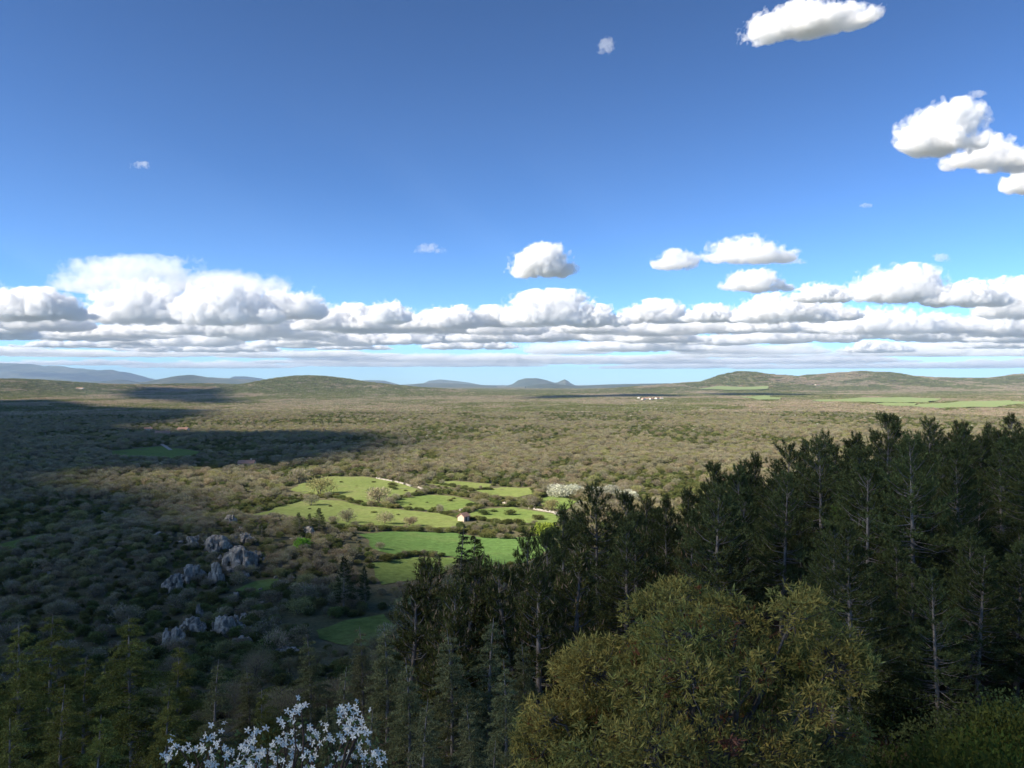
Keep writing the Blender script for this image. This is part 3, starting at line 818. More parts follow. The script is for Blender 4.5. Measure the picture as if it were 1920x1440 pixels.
SP = np.array(TREE_SPOTS); kindA = SP[:, 0].astype(int); X, Y, SC = SP[:, 1], SP[:, 2], SP[:, 3]
Z = h(X, Y)-0.05; ROT = np.random.default_rng(5).uniform(0, 6.28, len(X))
ppx, ppy = project(np.stack([X, Y, Z+2.5*SC], -1))
seen = (ppy < np.interp(ppx, SKY_PX, SKY_PY)) & (ppx > -10) & (ppx < 1930)
size = SC/Y
single = np.zeros(len(X), bool)
BARE = (kindA < 5) | (kindA > 10)
for sel, most in ((BARE, 265), ((kindA >= 5) & (kindA < 9), 290)):
    i = np.where(sel & seen)[0]; single[i[np.argsort(-size[i])[:most]]] = True

def place(meshes, name, loc, rz, scl, label, cat, group, parts=('trunk', 'crown'), tint=None):
    e = link(name, None, loc=loc, rz=rz, scale=scl)
    if name == 'pine_tree': e.rotation_euler = (0.035*math.sin(loc[0]*9.1), 0.035*math.sin(loc[1]*7.7), rz)
    tag(e, label, cat, group); e.empty_display_size = 0.5
    for nm, me in zip(parts, meshes):
        o = link(nm, me, parent=e)
        if tint is not None: o.color = (*tint, 1)
    return e

def where_words(x, y):
    px, _ = project(np.array([x, y, 0.0]))
    if y < 215: return 'low in the shaded hollow by the conifers' if px < 620 else 'beside the shaded meadow behind the cedars'
    if y < 300: return 'among the pale rocks of the shaded knoll' if px < 540 else 'at the lower edge of the sunlit meadows'
    if y < 460: return 'on the shaded slope above the rocks' if px < 480 else 'round the sunlit meadows' if px < 1060 else 'beside the white blossoming trees'
    return 'in the dark cloud shade at the left' if px < 640 else 'in the sunlit scrub beyond the meadows'
for i in np.where(single)[0]:
    w = where_words(X[i], Y[i])
    cx = float(ppx[i]); big = SC[i] > (0.95 if BARE[i] else 0.9); sml = SC[i] < 0.6
    w += ', '+('near the left edge' if cx < 170 else 'left of the rocks' if cx < 310 else 'in line with rocks' if cx < 490 else 'right of the rocks' if cx < 700 else 'right of the meadow')
    sz = 'large' if big else 'small' if sml else 'middling'
    if BARE[i]:
        place(bare_me[kindA[i] if kindA[i] < 5 else kindA[i]-6], 'bare_oak', (X[i], Y[i], Z[i]), ROT[i], SC[i], sz+' grey-brown budding oak, '+w, 'tree', sz+' budding oaks '+w)
    else:
        place(shrub_me[kindA[i]-5], 'evergreen_shrub', (X[i], Y[i], Z[i]), ROT[i], SC[i], sz+' round green shrub, '+w, 'shrub', sz+' evergreen shrubs '+w, ('stem', 'crown'))
for nm, sel, lb in (('budding_oak_scrub', BARE, 'grey-brown budding oak scrub covering the plain'), ('evergreen_scrub', ~BARE, 'green bushy scrub between the budding oaks of the plain')):
    k = sel & ~single
    scatter(nm, lib, np.stack([X, Y, Z], -1)[k], ROT[k], SC[k], kindA[k], lb)

# the far plain and hills: patches of scrub
FP, FS, FK = [], [], []
for s, d0, d1, seed, sc in ((14.0, 1480, 3200, 511, 1.0), (24.0, 3200, 5400, 512, 1.55), (34.0, 5400, 9000, 513, 2.0)):
    X2, Y2 = grid_points(d0, d1, s, seed); k = clear_of(X2, Y2, 6.0*sc); X2, Y2 = X2[k], Y2[k]
    rng = np.random.default_rng(seed+9)
    a = fbm(X2/260, Y2/420, octv=4, seed=91); u = rng.uniform(size=len(X2))
    g = np.clip((a-0.5)*6+0.45+0.6*smooth(2200, 4000, Y2), 0.08, 0.96); isg = rng.uniform(size=len(X2)) < g
    pale = (rng.uniform(size=len(X2)) < 0.25*np.exp(-((Y2-2300)/900)**2)*smooth(900, 300, np.abs(X2+150))+0.01)
    FP.append(np.stack([X2, Y2, h(X2, Y2)-0.4], -1)); FS.append(rng.uniform(0.8, 1.2, len(X2))*sc)
    FK.append(np.where(pale, 6, np.where(isg, 3+(u*3).astype(int), (u*3).astype(int))))
FP = np.concatenate(FP)
scatter('distant_woodland', lib_far, FP, np.random.default_rng(6).uniform(0, 6.28, len(FP)), np.concatenate(FS), np.concatenate(FK), 'scrub woodland of the far plain and hills')
print('scrub', len(X), 'single', single.sum(), 'far', len(FP))

# ------------------------------------------------------------------ conifers
def brush(mb, rng, P, D, L, rad, n, C, width=0.046):
    """needle brushes round shoots that start at P and run along D"""
    m = len(P); D = norm(D)
    a = np.tile((np.arange(n)+0.5)/n, m)+rng.uniform(-0.03, 0.03, m*n)
    Pn = np.repeat(P, n, 0)+np.repeat(D*L[:, None], n, 0)*a[:, None]
    r = rng.normal(size=(m*n, 3)); Dn = np.repeat(D, n, 0)
    r = norm(r-Dn*(r*Dn).sum(1, keepdims=True))
    d = norm(r*0.9+Dn*(0.55+0.7*a[:, None]))
    blades(mb, Pn, d, np.repeat(rad, n)*rng.uniform(0.8, 1.25, m*n), width*rng.uniform(0.8, 1.3, m*n), rng, np.repeat(C, n, 0)*rng.uniform(0.75, 1.3, (m*n, 1)))

PINE_C = np.array([0.105, 0.120, 0.042])
def pine_proto(seed, H=15.0, z0=0.4, Lm=2.3, candles=0.0, shoots=6.2, top=0.75, nb=14):
    rng = np.random.default_rng(seed); tr = MB(); cr = MB()
    wob = rng.normal(size=(2, 3))*0.12
    zz = np.linspace(-0.5, H, 11); t = np.clip(zz/H, 0, 1)
    path = np.stack([np.sin(t*4+wob[0, 0])*wob[0, 1]*2, np.sin(t*5+wob[1, 0])*wob[1, 1]*2, zz], -1); path -= path[1]*np.array([1, 1, 0])
    rad = 0.19*(1-t)**0.8+0.015
    tube(tr, path, rad, 7)
    at = lambda z: np.array([np.interp(z, zz, path[:, k]) for k in range(3)])
    z = H*0.12
    while z < H*z0:                                    # dead grey limbs low on the trunk
        a = rng.uniform(0, 6.28); l = rng.uniform(0.5, 1.9); b = at(z)
        d = np.array([math.cos(a), math.sin(a), rng.uniform(-0.25, 0.2)])
        tube(tr, [b, b+d*l*0.55+np.array([0, 0, 0.05]), b+d*l+np.array([0, 0, rng.uniform(-0.2, 0.25)])], [0.03, 0.02, 0.008], 3)
        z += rng.uniform(0.25, 0.6)
    z = H*z0
    Ps, Ds, Ls, Rs, Cs = [], [], [], [], []
    lean = rng.uniform(0, 6.28)
    while z < H*0.985:
        t = (z-H*z0)/(H*(1-z0))
        for _ in range(rng.integers(4, 7)):
            a = rng.uniform(0, 6.28)
            L = Lm*(1-t)**top*(0.55+0.45*min(1, t/0.18))*rng.uniform(0.55, 1.15)*(1+0.2*math.cos(a-lean))+0.25
            el = math.radians(-12+68*t**1.2+rng.normal()*8)
            b = at(z+rng.uniform(-0.15, 0.15)); dh = np.array([math.cos(a), math.sin(a), 0])
            d = dh*math.cos(el)+np.array([0, 0, math.sin(el)])
            e = b+d*L+np.array([0, 0, 0.18*L]); m = b+d*L*0.5-np.array([0, 0, 0.04*L])
            tube(tr, [b, m, e], [0.045*(1-t)+0.012, 0.025, 0.008], 3)
            n = max(3, int(L*shoots*1.5))
            q = rng.uniform(0.28, 1.0, n)**0.8
            lat = np.array([-dh[1], dh[0], 0])
            P = b+(e-b)*q[:, None]+lat*(rng.normal(size=n)*0.30*L**0.5*(1.1-q*0.6))[:, None]+np.array([0, 0, 1])*rng.uniform(-0.1, 0.18, n)[:, None]
            D = d*0.55+np.array([0, 0, 0.75])+rng.normal(size=(n, 3))*0.32
            Ps.append(P); Ds.append(D); Ls.append(rng.uniform(0.28, 0.5, n)); Rs.append(rng.uniform(0.15, 0.23, n))
            Cs.append(PINE_C*rng.uniform(0.7, 1.35, (n, 1)))
        z += rng.uniform(0.32, 0.55)
    k = 5
    Ps.append(at(H*0.985)+rng.normal(size=(k, 3))*0.1); Ds.append(np.array([0, 0, 1.0])+rng.normal(size=(k, 3))*0.25)
    Ls.append(np.full(k, 0.5)); Rs.append(np.full(k, 0.17)); Cs.append(np.repeat(PINE_C[None], k, 0))
    P = np.concatenate(Ps); D = norm(np.concatenate(Ds)); L = np.concatenate(Ls); Rr = np.concatenate(Rs); C = np.concatenate(Cs)
    brush(cr, rng, P, D, L, Rr, nb, C)
    if candles:
        k = (rng.uniform(size=len(P)) < candles) & (P[:, 2] > H*0.45)
        tip = P[k]+D[k]*L[k][:, None]; n = len(tip)
        up = norm(np.array([0, 0, 1.0])+rng.normal(size=(n, 3))*0.25)
        for _ in range(2):
            blades(cr, tip, up, rng.uniform(0.16, 0.32, n), 0.055, rng, np.array([0.34, 0.27, 0.17])*rng.uniform(0.7, 1.2, (n, 1)))
    return tr.mesh('trunk', M_bark, True), cr.mesh('crown', M_needle)

def cedar_proto(seed, H=12.0, z0=0.12, Lm=3.1, lean=0.35, tone=(0.075, 0.09, 0.035), dens=1.0):
    rng = np.random.default_rng(seed); tr = MB(); cr = MB(); tone = np.array(tone)
    zz = np.linspace(-0.5, H, 10); t = np.clip(zz/H, 0, 1); w = rng.normal(size=2)*0.1
    path = np.stack([np.sin(t*5)*w[0]+0.25*t**4*rng.normal(), np.sin(t*4+1)*w[1], zz], -1)
    tube(tr, path, 0.15*(1-t)**0.75+0.012, 6)
    at = lambda z: np.array([np.interp(z, zz, path[:, k]) for k in range(3)])
    P, D, C = [], [], []
    z = H*z0
    while z < H*0.97:
        t = (z-H*z0)/(H*(1-z0))
        for _ in range(rng.integers(3, 6)):
            a = rng.uniform(0, 6.28)
            L = Lm*(1-t)**0.85*rng.uniform(0.45, 1.15)*(1+lean*math.cos(a))+0.18
            b = at(z+rng.uniform(-0.2, 0.2)); dh = np.array([math.cos(a), math.sin(a), 0]); lat = np.array([-dh[1], dh[0], 0])
            rise = rng.uniform(0.05, 0.35)+0.3*t
            q = np.linspace(0, 1, 5); pts = b+dh*(q*L)[:, None]+np.array([0, 0, 1])*(L*(rise*q-0.42*q**2.2))[:, None]
            tube(tr, pts, np.linspace(0.03*(1-t)+0.012, 0.006, 5), 3)
            for s in np.arange(0.2, 1.0, 0.16/max(L, 0.4)/dens):
                p = np.array([np.interp(s, q, pts[:, k]) for k in range(3)])
                for sd in (-1, 1):
                    l = (0.22+0.42*(1-s))*min(1, L/1.2)*rng.uniform(0.6, 1.3)
                    d = norm(lat*sd*0.8+dh*0.65+np.array([0, 0, rng.uniform(-0.32, 0.12)]))
                    n = max(2, int(l/0.075)); u = np.linspace(0.1, 1, n)
                    P.append(p+d*(u*l)[:, None]-np.array([0, 0, 1])*(0.12*l*u**2)[:, None]); D.append(np.repeat((d*0.7+np.array([0, 0, 0.55]))[None], n, 0))
                    C.append(tone*rng.uniform(0.65, 1.45)*np.ones((n, 1)))
            n = max(2, int(L/0.1)); u = np.linspace(0.3, 1.04, n)
            P.append(np.stack([np.interp(u, q, pts[:, k]) for k in range(3)], -1)); D.append(np.repeat((dh*0.8+np.array([0, 0, 0.4]))[None], n, 0)); C.append(tone*1.25*np.ones((n, 1)))
        z += rng.uniform(0.16, 0.34)
    P = np.concatenate(P); D = norm(np.concatenate(D)); C = np.concatenate(C); m = len(P); n = 5
    Pn = np.repeat(P, n, 0); d = norm(np.repeat(D, n, 0)+rng.normal(size=(m*n, 3))*0.75)
    blades(cr, Pn, d, rng.uniform(0.09, 0.17, m*n), 0.036, rng, np.repeat(C, n, 0)*rng.uniform(0.75, 1.3, (m*n, 1)))
    return tr.mesh('trunk', M_bark, True), cr.mesh('crown', M_cedar)

PINES = [pine_proto(600, 15, 0.27, 3.2), pine_proto(601, 15, 0.42, 2.9, top=0.55), pine_proto(602, 15, 0.18, 3.5), pine_proto(603, 15, 0.24, 3.3, top=0.5),
         pine_proto(604, 15, 0.18, 3.9, top=0.8, shoots=5.6)]
YOUNG = [pine_proto(610, 9, 0.12, 1.7, candles=0.5, top=0.7), pine_proto(611, 9, 0.15, 1.6, candles=0.6, top=0.6)]
OLIVE = (0.20, 0.205, 0.055); GLAUC = (0.215, 0.215, 0.095)
CEDARS = [cedar_proto(620, tone=OLIVE, lean=0.45), cedar_proto(621, tone=OLIVE, lean=0.3, Lm=3.6), cedar_proto(622, tone=GLAUC, lean=0.1, Lm=2.7), cedar_proto(623, tone=GLAUC, lean=0.15, Lm=2.4, dens=0.8)]
PH = [15.0]*5; YH = [9.0]*2; CH = [12.0]*4

USED = []
def stand(px, D, py_top, protos, heights, pick, name, label, cat, group=None, width=1.0, hmin=None, seed=0, tint=None):
    x = (px-960)/FPX*D; z = float(h(x, D)); top = EYE-(py_top-720)/FPX*D
    H = top-z
    if hmin: H = max(H, hmin)
    s = H/heights[pick]; USED.append((x, D))
    w = s*width
    r = np.random.default_rng(int(px*7+D*13)+5000).uniform(0, 6.28)
    if name == 'cedar': r = np.random.default_rng(int(px)+500).normal()*0.35
    return place(protos[pick], name, (x, D, z), r, (w, w, s), label, cat, group, tint=tint)

# pines along the skyline of the forest, from the right edge to the middle: (px, top py, distance, prototype, width)
SKYLINE = [(1912, 778, 118, 0, 1.0), (1858, 800, 112, 2, 1.0), (1800, 800, 104, 3, 1.0), (1740, 796, 104, 1, 1.1), (1662, 790, 92, 3, 1.15), (1604, 816, 88, 0, 1.0), (1556, 823, 96, 1, 0.8),
           (1508, 838, 84, 2, 0.9), (1466, 846, 76, 1, 1.1), (1423, 856, 86, 0, 0.8), (1384, 876, 80, 2, 1.0), (1344, 884, 84, 3, 0.9), (1290, 920, 84, 0, 0.9), (1252, 940, 78, 2, 0.9), (1218, 944, 88, 1, 0.9),
           (1176, 938, 82, 3, 0.9), (1122, 925, 72, 1, 1.05), (1062, 962, 74, 2, 0.9), (1035, 1000, 66, 0, 0.9), (985, 1013, 60, 1, 0.85)]
for k, (px, py, D, pk, wd) in enumerate(SKYLINE):
    stand(px, D, py, PINES, PH, pk, 'pine_tree', 'dark green pine, %s treetop from the right edge along the forest skyline' % ORD[k], 'pine', 'pines of the forest', wd*1.08)
# trees that stand out inside or before the forest
stand(1466.0, 58, 905, PINES, PH, 1, 'pine_tree', 'pine with a long bare pale trunk standing right of the olive oak', 'pine', 'pines of the forest', 1.0)
stand(1506, 60, 985, PINES, PH, 3, 'pine_tree', 'shorter pine with bare trunk beside the long pale trunk', 'pine', 'pines of the forest', 0.8)
stand(1715, 56, 905, PINES, PH, 1, 'pine_tree', 'thin pine with pale trunk, left one of the pair in the right of the forest', 'pine', 'pines of the forest', 0.8)
stand(1738, 57, 890, PINES, PH, 1, 'pine_tree', 'thin pine with pale trunk, right one of the pair in the right of the forest', 'pine', 'pines of the forest', 0.8)
stand(1583, 62, 915, PINES, PH, 4, 'pine_tree', 'rounded brighter green pine in the middle of the forest', 'pine', 'pines of the forest', 1.0, tint=(1.15, 1.5, 0.9))
stand(1645, 70, 870, PINES, PH, 2, 'pine_tree', 'broad dark pine left of the thin pair', 'pine', 'pines of the forest', 1.0)
stand(1835, 60, 905, PINES, PH, 4, 'pine_tree', 'broad dark pine close to the right edge below the skyline', 'pine', 'pines of the forest', 1.1)
stand(1690, 44, 1195, YOUNG, YH, 0, 'young_pine', 'young pine with pale shoots, left one at the lower right', 'pine', 'young pines', 1.1)
stand(1776, 43, 1165, YOUNG, YH, 1, 'young_pine', 'young pine with pale shoots and visible trunk at the lower right', 'pine', 'young pines', 1.0)
stand(1288, 62, 1000, YOUNG, YH, 1, 'young_pine', 'young pine with rusty tips behind the top of the oak', 'pine', 'young pines', 0.9, tint=(1.3, 1.1, 1.0))
for k, (px, py, D) in enumerate([(812, 1068, 58), (868, 1072, 55), (915, 1070, 57), (960, 1075, 52), (845, 1110, 50), (770, 1110, 54), (1010, 1085, 50), (1190, 1010, 62), (1080, 1050, 54)]):
    stand(px, D, py, YOUNG, YH, k % 2, 'young_pine', 'young pine with pale candle shoots, %s of those between the cedars and the meadow' % ORD[k], 'pine', 'young pines', 1.15, tint=(1.1, 1.0, 0.9))
# cedars of the foreground row
CED = [(34, 1170, 36, 0, 1.0), (92, 1152, 40, 1, 1.1), (110, 1285, 30, 1, 1.0), (245, 1152, 37, 0, 1.1), (400, 1236, 36, 3, 0.95), (310, 1290, 33, 1, 0.9), (585, 1188, 40, 2, 0.9), (490, 1290, 33, 0, 0.8), (640, 1250, 34, 3, 0.9),
       (728, 1168, 37, 2, 1.0), (682, 1175, 44, 2, 0.9), (850, 1180, 35, 2, 1.05), (915, 1160, 36, 3, 1.05), (790, 1310, 25, 3, 0.9), (950, 1240, 31, 2, 0.9), (-40, 1240, 36, 1, 1.0), (180, 1340, 27, 1, 0.9), (20, 1345, 26, 0, 0.9), (560, 1340, 27, 2, 0.8), (885, 1320, 28, 2, 0.9), (770, 1235, 33, 2, 1.0), (985, 1200, 38, 2, 0.9), (690, 1330, 27, 3, 0.9), (330, 1210, 42, 1, 0.9), (155, 1230, 38, 1, 1.0), (470, 1250, 40, 2, 0.9), (920, 1390, 23, 3, 0.8), (620, 1320, 30, 2, 0.9)]
CED.sort()
for k, (px, py, D, pk, wd) in enumerate(CED):
    stand(px, D, py, CEDARS, CH, pk, 'cedar', '%s cedar with feathery tiers, %s treetop from the left in the foreground' % ('olive green' if pk < 2 else 'grey-green', ORD[k]), 'cedar', 'cedars of the foreground', wd)
for k, (px, py, D, nm) in enumerate([(862, 988, 78, 'left'), (886, 1000, 80, 'right')]):
    stand(px, D, py, CEDARS, CH, 1 if k else 3, 'cedar', 'dark cedar before the bright meadow, %s one of the close pair' % nm, 'cedar', None, 0.85, tint=(0.3, 0.34, 0.4))
# conifers out on the plain
for px, pb, hpx, wd, lb in [(562, 1004, 42, 1.4, 'left one of the clump on the knoll'), (580, 1000, 36, 1.4, 'middle one of the clump on the knoll'), (598, 1002, 48, 1.5, 'right and tallest of the clump on the knoll'),
                        (644, 1146, 100, 1.2, 'large dark one in the shaded hollow'), (686, 1140, 76, 0.9, 'thin one beside the large dark one in the hollow'), (491, 1012, 30, 1.5, 'lone small one right of the rocks'),
                        (872, 1075, 36, 1.3, 'low one at the foot of the bright meadow'), (791, 1085, 38, 1.3, 'left of two at the end of the shaded meadow'), (821, 1085, 42, 1.4, 'right of two at the end of the shaded meadow'),
                        (603, 800, 14, 1.7, 'small one far off in the sunlit strip'), (588, 801, 12, 1.7, 'leftmost small one far off in the sunlit strip'), (638, 799, 13, 1.7, 'rightmost small one far off in the sunlit strip'), (969, 885, 16, 1.5, 'lone small one in the sunlit scrub'), (880, 812, 9, 1.6, 'tiny lone one far out in the scrub')]:
    p = unproject(px, pb); Hh = hpx*p[1]/FPX; pk = 4 if wd > 1.25 else 2
    place(PINES[pk], 'pine_tree', tuple(p), px*0.7, (Hh/15*wd, Hh/15*wd, Hh/15), 'dark pine out on the plain, '+lb, 'pine', 'pines out on the plain', tint=(0.8, 0.9, 0.9))
# the rest of the forest behind and between
rng = np.random.default_rng(66); kk = 0; tries = 0
while kk < 120 and tries < 9000:
    tries += 1
    D = rng.uniform(50, 150); u = rng.uniform(0.03, 0.70); x = u*D
    if hill(x, D) < 9: continue
    px = 960+FPX*u
    if D < 66 and 1380 < px < 1570: continue                  # the clearing below the bare trunks
    if D < 58 and px < 1330: continue
    if any((x-a)**2+(D-b)**2 < 3.3**2 for a, b in USED): continue
    z = float(h(x, D)); lim = EYE-(np.interp(px, SKY_PX, SKY_PY)+rng.uniform(6, 60)-720)/FPX*D
    Hh = min(rng.uniform(11.5, 16.5), lim-z)
    if Hh < 6: continue
    USED.append((x, D)); s = Hh/15; w = s*rng.uniform(1.0, 1.4)*(1.0 if Hh > 10 else 1.2)
    where = ('right half' if px > 1560 else 'left half'); row = 'front' if D < 80 else 'middle' if D < 115 else 'rear'; ht = 'tall' if Hh > 13 else 'shorter'
    place(PINES[rng.integers(0, 5)], 'pine_tree', (x, D, z), rng.uniform(0, 6.28), (w, w, s), '%s dark pine in the %s rows of the %s of the forest' % (ht, row, where), 'pine', '%s pines in the %s rows of the %s of the forest' % (ht, row, where))
    kk += 1
kk = 0
while kk < 34:                                                # lower trees closing the near edge of the wood
    D = rng.uniform(36, 62); u = rng.uniform(0.37, 0.68); x = u*D; px = 960+FPX*u; tries += 1
    if tries > 20000: break
    if px < 1590 and D > 50: continue
    if any((x-a)**2+(D-b)**2 < 2.6**2 for a, b in USED): continue
    z = float(h(x, D)); Hh = rng.uniform(6.5, 10.5); py = 720+(EYE-z-Hh)/D*FPX
    if py < 985: continue
    USED.append((x, D)); s = Hh/15; w = s*rng.uniform(1.1, 1.45)
    place(PINES[[2, 4, 2, 4, 3][rng.integers(0, 5)]], 'pine_tree', (x, D, z), rng.uniform(0, 6.28), (w, w, s), 'low dark pine at the near edge of the forest, lower right', 'pine', 'low pines at the near edge of the forest')
    kk += 1
print('forest', kk, tries)
# undergrowth on the hill
UNDER = 0
while UNDER < 110:
    D = rng.uniform(22, 75); u = rng.uniform(-0.66, 0.68) if UNDER < 50 else rng.uniform(0.3, 0.68); x = u*D; px = 960+FPX*u
    if D < 66 and 1400 < px < 1560: continue
    s = rng.uniform(0.6, 1.25)
    place(fine_me[rng.integers(0, 2)], 'forest_shrub', (x, D, float(h(x, D))-0.05), rng.uniform(0, 6.28), s, 'dark shrub growing under the conifers of the near hillside, '+('left of the blossom' if px < 320 else 'between the blossom and the oak' if px < 960 else 'behind the oak' if px < 1600 else 'at the right'), 'shrub', 'undergrowth '+('left of the blossom' if px < 320 else 'between the blossom and the oak' if px < 960 else 'behind the oak' if px < 1600 else 'at the right'), ('stem', 'crown'))
    UNDER += 1
for px, py, D, s in ((1880, 1385, 24, 1.2), (1935, 1320, 27, 1.4), (1830, 1400, 22, 1.0), (1700, 1400, 24, 0.9)):
    x = (px-960)/FPX*D; z = float(h(x, D)); top = EYE-(py-720)/FPX*D
    k = (top-z)/2.6
    place(fine_me[px % 2], 'leafy_bush', (x, D, z-0.05), px, (k*0.75, k*0.75, k), {1880: 'leafy green bush at the lower right corner', 1935: 'tall leafy bush cut by the right edge, near the bottom', 1830: 'low leafy bush left of the one in the lower right corner', 1700: 'leafy bush behind the right flank of the olive oak'}[px], 'shrub', None, ('stem', 'crown'), tint=(0.7, 0.7, 0.45))

# ------------------------------------------------------------------ the olive-green oak in front
def front_oak():
    rng = np.random.default_rng(900); tr = MB(); cr = MB()
    D0 = 19.0; x0 = (1290-960)/FPX*D0; zb = float(h(x0, D0)); base = np.array([x0, D0, zb])
    # crown: lumps placed over a dome about 8 m wide, its top about 4.4 m below the eye
    ctr = np.array([0.0, 0.0, EYE-8.75-zb]); rad = np.array([3.15, 3.1, 3.7])
    tube(tr, [[0, 0, -0.6], [0.15, 0.1, 2.2], [-0.1, 0, 4.2], [0, 0, 5.6]], [0.36, 0.28, 0.24, 0.2], 8)
    lumps = []
    while len(lumps) < 84:
        d = norm(rng.normal(size=3)); 
        if d[2] < -0.35: continue
        q = rng.uniform(0.66, 1.08)*(0.86+0.75*float(fbm(d[0]*1.6+5, d[1]*1.6, d[2]*1.6+2, octv=2, seed=44)-0.3))
        c = ctr+d*rad*q
        if any(np.linalg.norm(c-l) < 1.0 for l, _, _ in lumps) and rng.uniform() < 0.95: continue
        lumps.append((c, d, rng.uniform(0.5, 0.95)))
    lumps.append((ctr+np.array([3.1, -0.6, 1.15]), np.array([1, 0, 0.1]), 0.55)); lumps.append((ctr+np.array([-2.3, -0.4, 2.4]), np.array([-1, 0, 0.3]), 0.7))
    lumps.append((ctr+np.array([-3.0, -1.0, 1.6]), np.array([-1, 0, 0.3]), 0.7))
    inner = [np.array([rng.normal()*0.4, rng.normal()*0.4, rng.uniform(4.0, 6.5)]) for _ in range(14)]
    P, Dd, C = [], [], []
    for c, d, r in lumps:
        s = inner[int(np.argmin([np.linalg.norm(c-i)+rng.uniform(0, 1) for i in inner]))]
        m = (s+c)/2+rng.normal(size=3)*0.25; e = c+d*r*0.2
        tube(tr, [s, m, c-d*r*0.3, e], [0.085, 0.055, 0.03, 0.012], 4)
        n = int(135*r**2*1.5)
        dd = norm(rng.normal(size=(n, 3))+d*0.75); p = c+dd*np.array([1.15, 1.15, 0.8])*(r*rng.uniform(0.55, 1.05, n))[:, None]
        for k in range(0, n, 7):
            tube(tr, [c+rng.normal(size=3)*0.1, (c+p[k])/2+rng.normal(size=3)*0.07, p[k]+dd[k]*0.05], [0.016, 0.011, 0.006], 3)
        young = np.clip(fbm(p[:, 0]*0.7+9, p[:, 1]*0.7, p[:, 2]*0.7, octv=3, seed=33)*2.2-0.65+rng.normal(size=n)*0.22, 0, 1)[:, None]
        col = np.array([0.22, 0.235, 0.07])*(1-young)+np.array([0.40, 0.315, 0.085])*young
        rus = rng.uniform(size=n) < 0.02
        col[rus] = np.array([0.30, 0.13, 0.06])
        P.append(p); Dd.append(dd); C.append(col*rng.uniform(0.75, 1.25, (n, 1)))
    for q in ([-0.75, -1.9, 3.0], [0.2, -2.9, 1.9]):             # two withered red-brown sprays
        p = ctr+np.array(q)+rng.normal(size=(9, 3))*np.array([0.1, 0.1, 0.14]); P.append(p); Dd.append(norm(rng.normal(size=(9, 3)))); C.append(np.array([0.27, 0.12, 0.075])*rng.uniform(0.7, 1.2, (9, 1)))
    P = np.concatenate(P); Dd = np.concatenate(Dd); C = np.concatenate(C)
    n = 10; m = len(P)
    ax = norm(Dd+np.array([0, 0, 0.5])+rng.normal(size=(m, 3))*0.4)
    Dn = norm(np.repeat(ax, n, 0)*0.55+rng.normal(size=(m*n, 3))*0.62)
    Pn = np.repeat(P, n, 0)+rng.normal(size=(m*n, 3))*0.045
    blades(cr, Pn, Dn, rng.uniform(0.10, 0.20, m*n), rng.uniform(0.026, 0.046, m*n), rng, np.repeat(C, n, 0)*rng.uniform(0.7, 1.35, (m*n, 1)), True, 0.25)
    e = link('oak_tree', None, loc=tuple(base)); tag(e, 'large olive-green oak with ochre young leaves filling the bottom right of the middle', 'tree')
    link('trunk', tr.mesh('trunk', M_twig, True), parent=e); link('crown', cr.mesh('crown', M_leaf), parent=e)
    print('oak tris', len(cr.V), m*n*2)
front_oak()

# ------------------------------------------------------------------ rock the photographer stands on, and the blossoming bush at its edge
def rock_mat():
    m, nt, out = new_mat('limestone')
    tc = N(nt, 'ShaderNodeTexCoord').outputs['Object']
    mp = N(nt, 'ShaderNodeMapping'); mp.inputs['Scale'].default_value = (1, 1, 0.28); nt.links.new(tc, mp.inputs['Vector'])
    streak = noise(nt, 1.1, 7, 0.65, mp.outputs[0]); fine = noise(nt, 3.2, 8, 0.7, tc)
    c = ramp(nt, streak, [(0.3, (0.06, 0.054, 0.045)), (0.45, (0.27, 0.24, 0.19)), (0.6, (0.48, 0.43, 0.34)), (0.78, (0.38, 0.28, 0.18))])
    c = mixc(nt, 'MULTIPLY', c, ramp(nt, fine, [(0.3, 0.55), (0.65, 1.15)]))
    b = N(nt, 'ShaderNodeBsdfPrincipled'); nt.links.new(c, b.inputs['Base Color']); b.inputs['Roughness'].default_value = 0.95
    bp = N(nt, 'ShaderNodeBump'); bp.inputs['Strength'].default_value = 0.9; bp.inputs['Distance'].default_value = 0.25
    nt.links.new(streak, bp.inputs['Height'])
    bp2 = N(nt, 'ShaderNodeBump'); bp2.inputs['Strength'].default_value = 0.7; bp2.inputs['Distance'].default_value = 0.1
    nt.links.new(fine, bp2.inputs['Height']); nt.links.new(bp.outputs[0], bp2.inputs['Normal']); nt.links.new(bp2.outputs[0], b.inputs['Normal'])
    nt.links.new(b.outputs[0], out.inputs[0]); return m
M_rock = rock_mat()

